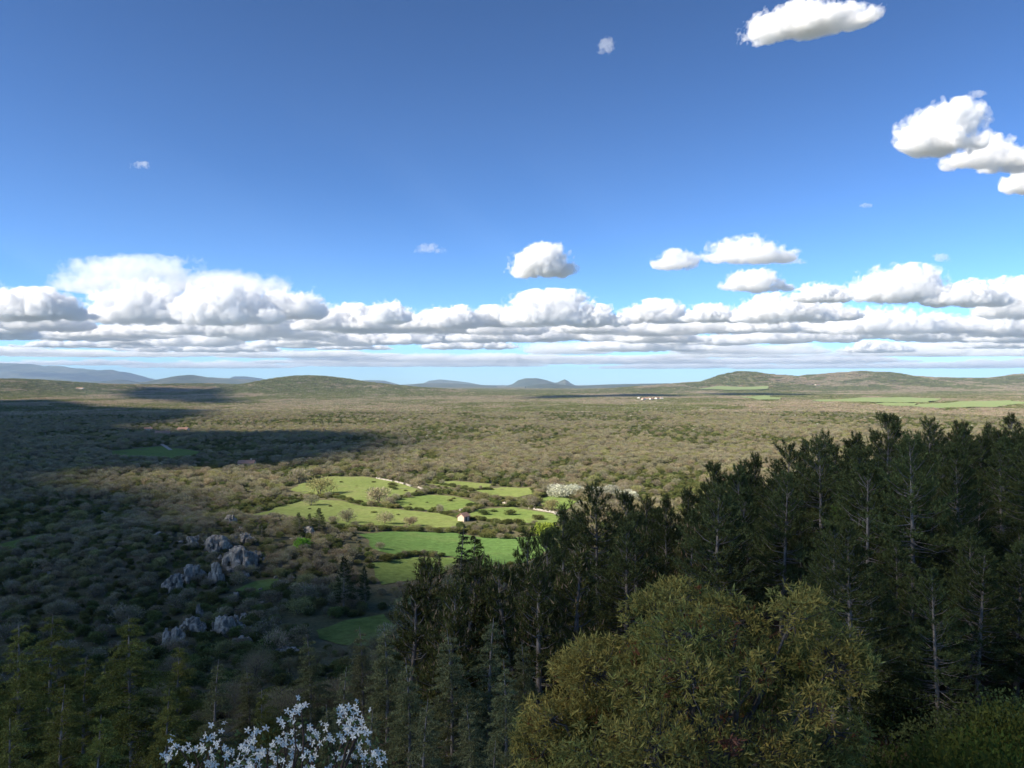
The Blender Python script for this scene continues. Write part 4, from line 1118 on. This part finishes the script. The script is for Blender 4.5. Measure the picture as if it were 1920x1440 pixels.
def rock_mesh(seed, w, d, ht, res=26, blocky=0.5, notch=3):
    """weathered limestone block: upright faces, clefts and a broken top"""
    rng = np.random.default_rng(seed)
    gx = np.linspace(-0.75, 0.75, res); gz = np.linspace(-0.35, 1.25, res)
    X, Y, Z = np.meshgrid(gx, gx, gz, indexing='ij')
    f = np.full(X.shape, -2.0)
    for k in range(notch+2):
        cx, cy = rng.uniform(-0.3, 0.3, 2); hx, hy = rng.uniform(0.13, 0.26, 2); top = rng.uniform(0.45, 1.0) if k else 1.0
        if k == 0: cx, cy = rng.uniform(-0.12, 0.12, 2)
        a = rng.uniform(-0.6, 0.6); xr = (X-cx)*math.cos(a)+(Y-cy)*math.sin(a); yr = -(X-cx)*math.sin(a)+(Y-cy)*math.cos(a)
        taper = 1+0.55*(1-Z)
        q = np.maximum(np.maximum(np.abs(xr)/(hx*taper), np.abs(yr)/(hy*taper))-1, (Z-top)/0.3)
        f = np.maximum(f, -q*0.5)
    crack = np.abs(fbm(X*4+seed, Y*4, Z*0.8, octv=2, seed=seed)-0.5)
    f = f+(fbm(X*3.2, Y*3.2, Z*2.2+seed, octv=5, seed=seed+2, gain=0.62)-0.5)*1.0-0.42*np.exp(-(crack/0.045)**2)
    V, Q = surface_nets(f, 0.0, (gx[0], gx[0], gz[0]), (gx[1]-gx[0], gx[1]-gx[0], gz[1]-gz[0]))
    V = V*np.array([w*1.25, d*1.25, ht])
    return mesh_np('rock', V, Q, M_rock, None, False)

led = rock_mesh(950, 4.6, 4.4, 13.0, 30, notch=2)
V = np.empty(len(led.vertices)*3, np.float32); led.vertices.foreach_get('co', V); V = V.reshape(-1, 3)
top = V[:, 2].max(); V[:, 2] = np.minimum(V[:, 2], top-0.5); led.vertices.foreach_set('co', V.ravel()); led.update()
ztop = V[:, 2].max()
tag(link('rock_ledge', led, loc=(-0.3, -0.2, 48.25-ztop)), kind='structure')

M_petal, nt, out = new_mat('white_petal')
dd = N(nt, 'ShaderNodeBsdfDiffuse', Color=(0.90, 0.87, 0.76, 1)); tt = N(nt, 'ShaderNodeBsdfTranslucent', Color=(0.80, 0.80, 0.74, 1)); mx = N(nt, 'ShaderNodeMixShader'); mx.inputs[0].default_value = 0.35
nt.links.new(dd.outputs[0], mx.inputs[1]); nt.links.new(tt.outputs[0], mx.inputs[2]); nt.links.new(mx.outputs[0], out.inputs[0])
M_heart = simple_mat('flower_heart', [(0.3, (0.25, 0.24, 0.07)), (0.7, (0.35, 0.30, 0.10))], 200, use_obj=True)
M_bushleaf = foliage_mat('bush_leaves', 0.1, 0.35, 0.0)

def flower_mesh(seed):
    rng = np.random.default_rng(seed); V, F = [], []
    for k in range(5):
        a = k*2*math.pi/5+rng.normal()*0.12; L = rng.uniform(0.017, 0.024); w = rng.uniform(0.0036, 0.0055); up = rng.uniform(0.15, 0.6); tw = rng.normal()*0.3
        u = np.array([0.08, 0.35, 0.7, 1.0]); wd = np.array([0.35, 0.9, 1.0, 0.35])*w
        r = u*L; z = up*L*(u-0.55*u**2)+0.002
        n = len(V)
        for rr, zz, ww in zip(r, z, wd):
            for s in (-1, 1):
                V.append((math.cos(a)*rr-math.sin(a)*s*ww, math.sin(a)*rr+math.cos(a)*s*ww, zz+s*ww*tw))
        for q in range(3): F.append((n+2*q, n+2*q+1, n+2*q+3, n+2*q+2))
    me = mesh_np('flower', V, F, M_petal, None, True)
    V2, F2 = [], []
    for k in range(6):
        a = k*math.pi/3; V2.append((math.cos(a)*0.003, math.sin(a)*0.003, 0.002)); F2.append((k, (k+1) % 6, 6))
    V2.append((0, 0, 0.006))
    he = mesh_np('flower_heart', V2, F2, M_heart)
    return me, he
FLOW = [flower_mesh(960+k) for k in range(6)]

def blossom_bush():
    rng = np.random.default_rng(970); st = MB(); lf = MB(); D0 = 3.35
    base = np.array([-1.15, 2.35, 47.2])
    e = link('blossoming_bush', None, loc=tuple(base)); tag(e, 'bush with white star-shaped blossom at the bottom edge, left of the middle', 'shrub')
    cl = [(405, 1374, 2), (334, 1398, 4), (318, 1420, 2), (361, 1402, 4), (385, 1407, 3), (402, 1418, 4), (412, 1395, 2), (392, 1440, 3), (480, 1374, 4), (470, 1390, 3), (460, 1405, 3), (478, 1402, 3), (450, 1425, 6), (482, 1427, 5), (434, 1415, 2), (465, 1440, 4),
          (551, 1337, 3), (565, 1331, 3), (536, 1362, 3), (541, 1372, 2), (531, 1392, 5), (520, 1400, 4), (520, 1425, 4), (550, 1432, 4), (586, 1377, 4), (602, 1361, 2), (617, 1380, 3), (597, 1400, 2), (557, 1397, 2), (645, 1335, 3), (659, 1325, 3), (652, 1355, 5), (675, 1350, 4), (668, 1365, 2),
          (662, 1395, 1), (680, 1389, 2), (640, 1430, 3), (660, 1415, 2), (677, 1415, 2), (702, 1412, 3), (715, 1422, 3), (692, 1432, 3), (642, 1388, 2), (585, 1418, 2), (503, 1404, 1), (575, 1445, 4), (620, 1448, 3), (350, 1445, 3), (505, 1450, 4), (690, 1455, 4), (430, 1455, 4), (540, 1462, 4), (640, 1465, 4)]
    fl = 0
    for k, (px, py, nf) in enumerate(cl):
        D = D0+rng.normal()*0.16; c = np.array([(px-960)/FPX*D, D, EYE-(py-720)/FPX*D])-base
        m = c*0.5+np.array([rng.normal()*0.12, rng.normal()*0.1, -0.1]); n = c+np.array([0, 0, -0.09])+rng.normal(size=3)*0.02
        tube(st, [rng.normal(size=3)*0.05*np.array([1, 1, 0]), m, n, c], [0.011, 0.007, 0.004, 0.002], 4, (0.16, 0.11, 0.08))
        for _ in range(nf+3):
            p = c+rng.normal(size=3)*np.array([0.017, 0.022, 0.017])
            f, hrt = FLOW[rng.integers(0, 6)]
            o = link('flower', f, parent=e, loc=tuple(p)); d = Vector((rng.normal()*0.7, -0.75+rng.normal()*0.45, 0.55+rng.normal()*0.4))
            o.rotation_euler = (d.to_track_quat('Z', 'Y')).to_euler(); o.scale = (rng.uniform(0.5, 0.82),)*3
            link('flower_heart', hrt, parent=o); fl += 1
        q = rng.integers(5, 11); P = c+np.array([0, 0.02, -0.04])+rng.normal(size=(q, 3))*np.array([0.04, 0.04, 0.05])
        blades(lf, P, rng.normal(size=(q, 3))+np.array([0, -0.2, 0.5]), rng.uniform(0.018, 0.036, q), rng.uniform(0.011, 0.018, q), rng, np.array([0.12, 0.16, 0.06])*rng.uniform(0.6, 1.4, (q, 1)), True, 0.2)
    n = 1500; P = np.stack([rng.uniform(-0.35, 0.85, n), rng.normal(size=n)*0.22+0.95, rng.uniform(0.7, 1.35, n)], -1)
    lim = np.interp(P[:, 0], [-0.35, -0.1, 0.1, 0.3, 0.55, 0.7, 0.85], [1.2, 1.3, 1.32, 1.42, 1.42, 1.36, 1.2]); P = P[P[:, 2] < lim-0.02-0.1]; n = len(P)
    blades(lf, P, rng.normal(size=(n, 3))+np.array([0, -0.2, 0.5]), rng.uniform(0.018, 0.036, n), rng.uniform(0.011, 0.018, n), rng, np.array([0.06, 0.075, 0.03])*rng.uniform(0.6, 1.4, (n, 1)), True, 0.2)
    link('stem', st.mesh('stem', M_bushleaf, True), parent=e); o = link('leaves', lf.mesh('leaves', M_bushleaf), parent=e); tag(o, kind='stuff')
    print('flowers', fl)
blossom_bush()

# ------------------------------------------------------------------ rocks of the knoll
ROCKS = [  # centre px, base py, width px, height px, words
    (447, 1068, 58, 50, 'largest pale limestone block at the right of the upper outcrop'), (365, 1094, 48, 42, 'broad square limestone block in the middle of the upper outcrop'), (402, 1096, 32, 46, 'pointed limestone block between the two big ones'),
    (322, 1114, 36, 42, 'narrow limestone block at the lower left end of the upper outcrop'), (403, 1034, 40, 36, 'split limestone block above the big ones'), (357, 1029, 30, 28, 'small toothed limestone block at the upper left of the outcrop'),
    (460, 1020, 26, 24, 'reddish-topped small rock above the largest block'), (430, 982, 24, 20, 'lone pale rock at the upper end of the knoll by the meadow corner'), (359, 1190, 38, 38, 'dark-sided limestone block at the left of the lower outcrop'),
    (372, 1156, 14, 28, 'slim standing rock above the lower outcrop'), (422, 1192, 46, 44, 'broad pale rock in the middle of the lower outcrop'), (457, 1166, 26, 18, 'low rock at the upper right of the lower outcrop'), (451, 1214, 28, 24, 'small rock with a tan foot at the bottom of the lower outcrop'),
    (326, 1214, 34, 44, 'leaning grey rock at the lower left of the lower outcrop'), (520, 1062, 18, 18, 'small grey rock right of the largest block'), (540, 1114, 18, 16, 'small grey rock in the scrub right of the outcrops'), (244, 990, 22, 18, 'lone rock high on the shaded slope at the left'),
    (92, 1085, 10, 18, 'tiny white standing rock far left in the shade'), (576, 1006, 30, 24, 'pale rock in front of the clump of pines'), (296, 1008, 22, 12, 'flat rock left of the toothed block'), (560, 1142, 22, 12, 'flat rock beside the shaded meadow'),
    (15, 1110, 26, 22, 'grey rock at the left edge in the shade'), (182, 1030, 14, 10, 'small rock in the scrub between the left edge and the outcrops'), (190, 965, 12, 9, 'small pale rock near the top of the shaded slope'), (535, 1230, 44, 16, 'low rock shelf below the shaded meadow')]
ROCK_AT = []
for k, (px, pb, w, hh, lb) in enumerate(ROCKS):
    p = unproject(px, pb); s = p[1]/FPX*0.84
    me = rock_mesh(1000+k, w*s, w*s*0.8, hh*s*0.95, 34 if w > 25 else 22, notch=5 if w > 25 else 3)
    ROCK_AT.append((p[0], p[1], w*s))
    rr = np.random.default_rng(1100+k)
    for _ in range(1 if w < 25 else 4):
        a = rr.uniform(2.6, 6.8); qx, qy = p[0]+math.cos(a)*w*s*0.62, p[1]+w*s*0.25+math.sin(a)*w*s*0.6; q = rr.uniform(0.3, 0.6)
        place(shrub_me[rr.integers(0, 4)], 'rock_shrub', (qx, qy, float(h(qx, qy))-0.05), a, q, 'low green shrub at the foot of the '+' '.join(lb.split()[:8]), 'shrub', 'shrubs at the foot of the '+lb, ('stem', 'crown'))
    tag(link('rock', me, loc=(p[0], p[1]+w*s*0.25, p[2]-0.1), rz=0.4*math.sin(k*2.3)), lb, 'rock', 'limestone rocks of the knoll')

sr = np.random.default_rng(1234); STONE = [rock_mesh(1300+k, 1.7, 1.5, 1.2, 14, notch=2) for k in range(4)]
for k in range(46):
    px, py = sr.normal(390, 75), sr.normal(1090, 62)
    if not (150 < px < 560 and 960 < py < 1220): continue
    p = unproject(px, py); q = sr.uniform(0.5, 1.25)
    where = ('left of' if px < 330 else 'between' if px < 470 else 'right of')+' the outcrops'
    tag(link('stone', STONE[k % 4], loc=(p[0], p[1], p[2]-0.1), rz=sr.uniform(0, 6.28), scale=(q, q, q*sr.uniform(0.7, 1.2))), 'small pale stone lying in the scrub '+where+' of the knoll', 'stone', 'stones '+where)

# ------------------------------------------------------------------ dry stone walls, hut, farms
M_wall = simple_mat('dry_stone', [(0.3, (0.30, 0.27, 0.22)), (0.7, (0.50, 0.46, 0.39))], 1.5, use_obj=True, bump=0.5)
def box(mb, c, s, rng=None, rz=0.0, j=0.0):
    v = np.array([(x, y, z) for z in (-.5, .5) for y in (-.5, .5) for x in (-.5, .5)])*np.asarray(s, float)
    if rng is not None: v = v*(1+rng.uniform(-j, j, v.shape))
    ca, sa = math.cos(rz), math.sin(rz); v = np.stack([v[:, 0]*ca-v[:, 1]*sa, v[:, 0]*sa+v[:, 1]*ca, v[:, 2]], -1)+np.asarray(c, float)
    mb.add(v, [(0, 2, 3, 1), (4, 5, 7, 6), (0, 1, 5, 4), (2, 6, 7, 3), (0, 4, 6, 2), (1, 3, 7, 5)])
WALLS = [((706, 897), (736, 903), 'leftmost of those behind the upper meadow'), ((741, 904), (757, 908), 'second from the left behind the upper meadow'), ((762, 909), (770, 912), 'shortest of those behind the upper meadow'), ((784, 914), (794, 918), 'fourth from the left behind the upper meadow'),
         ((816, 921), (827, 923), 'short one at the far corner of the middle meadow'), ((838, 924), (862, 928), 'long one behind the middle meadow'), ((943, 943), (960, 947), 'broken one right of the middle meadow'), ((992, 953), (1044, 963), 'longest one, beside the pines at the right of the meadows'),
         ((862, 958), (870, 956), 'tiny one above the hut'), ((832, 963), (838, 961), 'tiny one left of the hut')]
for a, b, lb in WALLS:
    pa, pb = unproject(*a), unproject(*b); rng = np.random.default_rng(int(a[0])); L = float(np.hypot(*(pb-pa)[:2])); ang = math.atan2(pb[1]-pa[1], pb[0]-pa[0]); mb = MB()
    for row in range(2):
        q = 0.0
        while q < L:
            l = rng.uniform(0.4, 0.9)
            c = pa+(pb-pa)*min(1, (q+l/2)/L)-pa; zz = float(h(pa[0]+c[0], pa[1]+c[1]))-pa[2]
            if not (row == 1 and rng.uniform() < 0.35): box(mb, (c[0], c[1], zz+0.16+row*0.33), (l*0.96, rng.uniform(0.5, 0.75), 0.32), rng, ang, 0.1)
            q += l
    o = link('stone_wall', mb.mesh('stone_wall', M_wall), loc=tuple(pa)); tag(o, 'pale dry stone wall, '+lb, 'wall', 'dry stone walls of the meadows', 'thing')

M_plaster = simple_mat('warm_plaster', [(0.3, (0.52, 0.40, 0.30)), (0.7, (0.66, 0.53, 0.41))], 0.8, use_obj=True)
M_white = simple_mat('pale_plaster', [(0.3, (0.60, 0.57, 0.50)), (0.7, (0.74, 0.71, 0.64))], 0.8, use_obj=True)
M_tile = simple_mat('clay_roof', [(0.3, (0.30, 0.17, 0.12)), (0.7, (0.46, 0.28, 0.20))], 1.2, use_obj=True)
M_dark = simple_mat('dark_opening', [(0.3, (0.03, 0.03, 0.03)), (0.7, (0.05, 0.05, 0.05))], 3, use_obj=True)
M_shut = simple_mat('grey_shutter', [(0.3, (0.16, 0.18, 0.18)), (0.7, (0.22, 0.24, 0.24))], 3, use_obj=True)
def house(px, py, w, d, eave, rise, rz, wall, label, name='house', windows=3, group=None):
    p = unproject(px, py); e = link(name, None, loc=tuple(p), rz=rz); tag(e, label, 'hut' if name == 'hut' else 'house', group)
    a, b = w/2, d/2
    V = [(-a, -b, -0.5), (a, -b, -0.5), (a, b, -0.5), (-a, b, -0.5), (-a, -b, eave), (a, -b, eave), (a, b, eave), (-a, b, eave), (-a, 0, eave+rise), (a, 0, eave+rise)]
    me = bpy.data.meshes.new('wall'); me.from_pydata(V, [], [(0, 1, 5, 4), (2, 3, 7, 6), (1, 2, 6, 9, 5), (3, 0, 4, 8, 7)]); me.materials.append(wall); me.update(); link('wall', me, parent=e)
    mb = MB(); o = 0.35; t = 0.18
    for s in (-1, 1):
        y1 = s*(b+o); z1 = eave-rise*o/b+0.03; z0 = eave+rise+0.03
        v = [(-a-o, y1, z1), (a+o, y1, z1), (a+o, 0, z0), (-a-o, 0, z0)]; v += [(x, y, z+t) for x, y, z in v]
        mb.add(v, [(0, 1, 2, 3), (7, 6, 5, 4), (0, 4, 5, 1), (1, 5, 6, 2), (3, 2, 6, 7), (0, 3, 7, 4)])
    rf = link('roof', mb.mesh('roof', M_tile), parent=e)
    if name != 'hut':
        mb = MB(); box(mb, (a*0.5, 0.3, eave+rise+0.5), (0.6, 0.6, 1.3)); link('chimney', mb.mesh('chimney', wall), parent=rf)
    mb = MB(); box(mb, (-a*0.2, -b-0.02, 0.8), (0.9, 0.12, 2.0) if name != 'hut' else (0.7, 0.12, 1.5)); link('door', mb.mesh('door', M_shut if name != 'hut' else M_dark), parent=e)
    for k in range(windows):
        mb = MB(); x = -a+w*(k+0.7)/(windows+0.4); box(mb, (x, -b-0.02, eave*0.68), (0.8, 0.1, 1.1)); link('window', mb.mesh('window', M_dark), parent=e)
house(869, 977, 3.3, 2.8, 1.9, 1.0, 1.0, M_plaster, 'small pinkish stone hut among the hedges of the meadows', 'hut', 0)
house(305, 818, 13, 8, 3.2, 2.0, 0.25, M_plaster, 'farmhouse with clay roof in the cloud shade, left one of the two by the track', group='farmhouses')
house(344, 811, 11, 7, 3.4, 2.0, -0.15, M_plaster, 'farmhouse with clay roof in the cloud shade, right one of the two by the track', group='farmhouses')
house(463, 876, 9.5, 7, 2.6, 1.6, 0.1, M_plaster, 'low house with pinkish roof just above the nearer sunlit band', group='farmhouses')
house(278, 809, 8, 6, 3.0, 1.4, 0.4, M_white, 'small pale house left of the farmhouses', group='farmhouses')
for k, (px, py, w) in enumerate([(1214, 750, 16), (1222, 750.5, 12), (1232, 749.5, 14), (1198, 748.5, 13), (1240, 749, 16), (1206, 751, 11)]):
    house(px, py, w, 9, 5, 2.4, 0.4*k, M_white, 'tiny pale house of the far hamlet, %s from its left' % ORD[sorted([1214, 1222, 1232, 1198, 1240, 1206]).index(px)], group='houses of the far hamlet')
house(1818, 712.5, 34, 14, 7, 3, 0.1, M_white, 'long white building on the far ridge at the right', group='far white buildings')
house(1532, 723.5, 26, 14, 7, 3, 0.3, M_white, 'white building on the flank of the right hills', group='far white buildings')
house(150, 730, 36, 14, 6, 3, 0.0, M_white, 'white building behind the dark slope at the far left', group='far white buildings')

# ------------------------------------------------------------------ single trees and hedges of the meadows
def put(meshes, px, pb, wpx, base_w, name, label, cat, group=None, parts=('trunk', 'crown'), tint=None, hs=1.0):
    p = unproject(px, pb); s = wpx*p[1]/FPX/base_w
    return place(meshes, name, (p[0], p[1], p[2]-0.05), px*1.7, (s, s, s*hs), label, cat, group, parts, tint)
for k, (px, pb, w, lb) in enumerate([(713, 945, 48, 'largest one standing out in the upper sunlit meadow'), (600, 927, 44, 'at the left end of the upper sunlit meadow'), (583, 948, 26, 'small one by the left corner of the lower sunlit meadow'), (652, 980, 32, 'left of three along the lower edge of the pale meadow'),
        (722, 982, 30, 'middle of three along the lower edge of the pale meadow'), (767, 986, 27, 'right of three along the lower edge of the pale meadow'), (1035, 958, 30, 'at the right end of the meadows by the pines'), (712, 1030, 18, 'slim one at the left edge of the bright meadow'), (560, 905, 34, 'behind the left end of the upper meadow')]):
    put(bare_me[(k*2) % 5], px, pb, w, 5.6, 'bare_oak', 'budding grey-brown tree, '+lb, 'tree', 'single trees of the meadows')
for k, (px, pb, w, lb) in enumerate([(1050, 932, 46, 'leftmost and broadest of the group'), (1078, 932, 44, 'second from the left of the group'), (1116, 930, 34, 'third from the left of the group'), (1142, 932, 42, 'fourth from the left of the group'), (1178, 938, 36, 'rightmost of the group'), (1088, 950, 20, 'small one below the group')]):
    put(white_me[k % 2], px, pb, w, 6.4, 'blossoming_tree', 'tree in pale white blossom beyond the pines, '+lb, 'tree', 'trees in white blossom', ('stem', 'crown'), hs=0.95)
put(shrub_me[2], 1018, 1006, 46, 4.0, 'leafy_tree', 'bright yellow-green tree at the right end of the bright meadow', 'tree', None, ('trunk', 'crown'), tint=(1.0, 1.3, 0.6), hs=0.95)
put(shrub_me[2], 567, 1032, 28, 4.0, 'leafy_tree', 'bright green tree below the pale rock on the knoll', 'tree', None, ('trunk', 'crown'), tint=(0.8, 1.6, 0.6), hs=1.4)
HEDGES = [([(500, 956), (540, 945), (583, 933), (627, 933), (657, 941), (687, 948), (740, 953), (820, 961), (838, 965)], 'between the pale and the upper meadow'),
          ([(726, 940), (760, 934), (793, 928), (820, 923), (867, 931), (933, 938), (973, 944), (1005, 951)], 'along the walls behind the middle meadow'),
          ([(838, 966), (877, 974), (933, 980), (983, 985), (1010, 990)], 'to the right of the hut'), ([(870, 962), (895, 955), (880, 950), (905, 948), (960, 950)], 'behind the hut'),
          ([(628, 992), (687, 994), (733, 995), (800, 997), (853, 999), (900, 1003)], 'along the upper edge of the bright meadow'), ([(905, 1006), (930, 1009), (955, 1011)], 'jutting into the bright meadow'),
          ([(700, 1052), (733, 1047), (760, 1045), (790, 1039), (812, 1044)], 'between the bright and the shaded meadow'), ([(560, 902), (620, 892), (690, 892), (760, 901), (800, 905), (880, 920), (920, 918)], 'behind the upper meadow'), ([(1000, 918), (1012, 932), (1000, 946)], 'beside the small far meadow'), ([(945, 992), (1000, 1000), (985, 990)], 'below the right meadow')]
hr = np.random.default_rng(77)
for line, lb in HEDGES:
    w = np.array([unproject(a, b)[:2] for a, b in line])
    for a, b in zip(w[:-1], w[1:]):
        L = np.hypot(*(b-a)); q = 0.0
        while q < L:
            c = a+(b-a)*q/L+hr.normal(size=2)*0.5; s = hr.uniform(0.5, 0.98)
            if hr.uniform() < 0.88 and not (abs(c[0]-HUT[0]) < 4.5 and -14 < c[1]-HUT[1] < 3):
                k = hr.integers(0, 4)
                if hr.uniform() < 0.12: place(bare_me[hr.integers(0, 5)], 'bare_oak', (c[0], c[1], float(h(*c))-0.05), hr.uniform(0, 6.28), s*0.8, 'low grey-brown tree growing out of the hedge '+lb, 'tree', 'budding trees in the hedge '+lb)
                else: place(shrub_me[k], 'hedge_shrub', (c[0], c[1], float(h(*c))-0.05), hr.uniform(0, 6.28), (s*1.05, s*1.05, s*0.8), 'green shrub of the hedge '+lb, 'shrub', 'shrubs of the hedge '+lb, ('stem', 'crown'))
            q += hr.uniform(1.5, 2.7)
# dots of low shrubs in the meadows
for px, py in [(640, 905), (668, 912), (700, 905), (735, 915), (690, 925), (760, 921), (620, 950), (655, 955), (700, 962), (745, 966), (800, 943), (845, 940), (820, 948), (905, 965), (958, 966), (1008, 974), (580, 955), (735, 912), (742, 918), (925, 960), (850, 936), (1000, 968), (770, 947)]:
    p = unproject(px, py); s = hr.uniform(0.22, 0.6) if px not in (905, 958, 1008, 735) else 0.9
    place(shrub_me[hr.integers(0, 4)], 'meadow_shrub', (p[0], p[1], p[2]-0.02), px, (s*1.2, s*1.2, s*0.8), 'low dark shrub dotted in the sunlit meadow grass', 'shrub', 'low shrubs dotted in the meadows', ('stem', 'crown'))
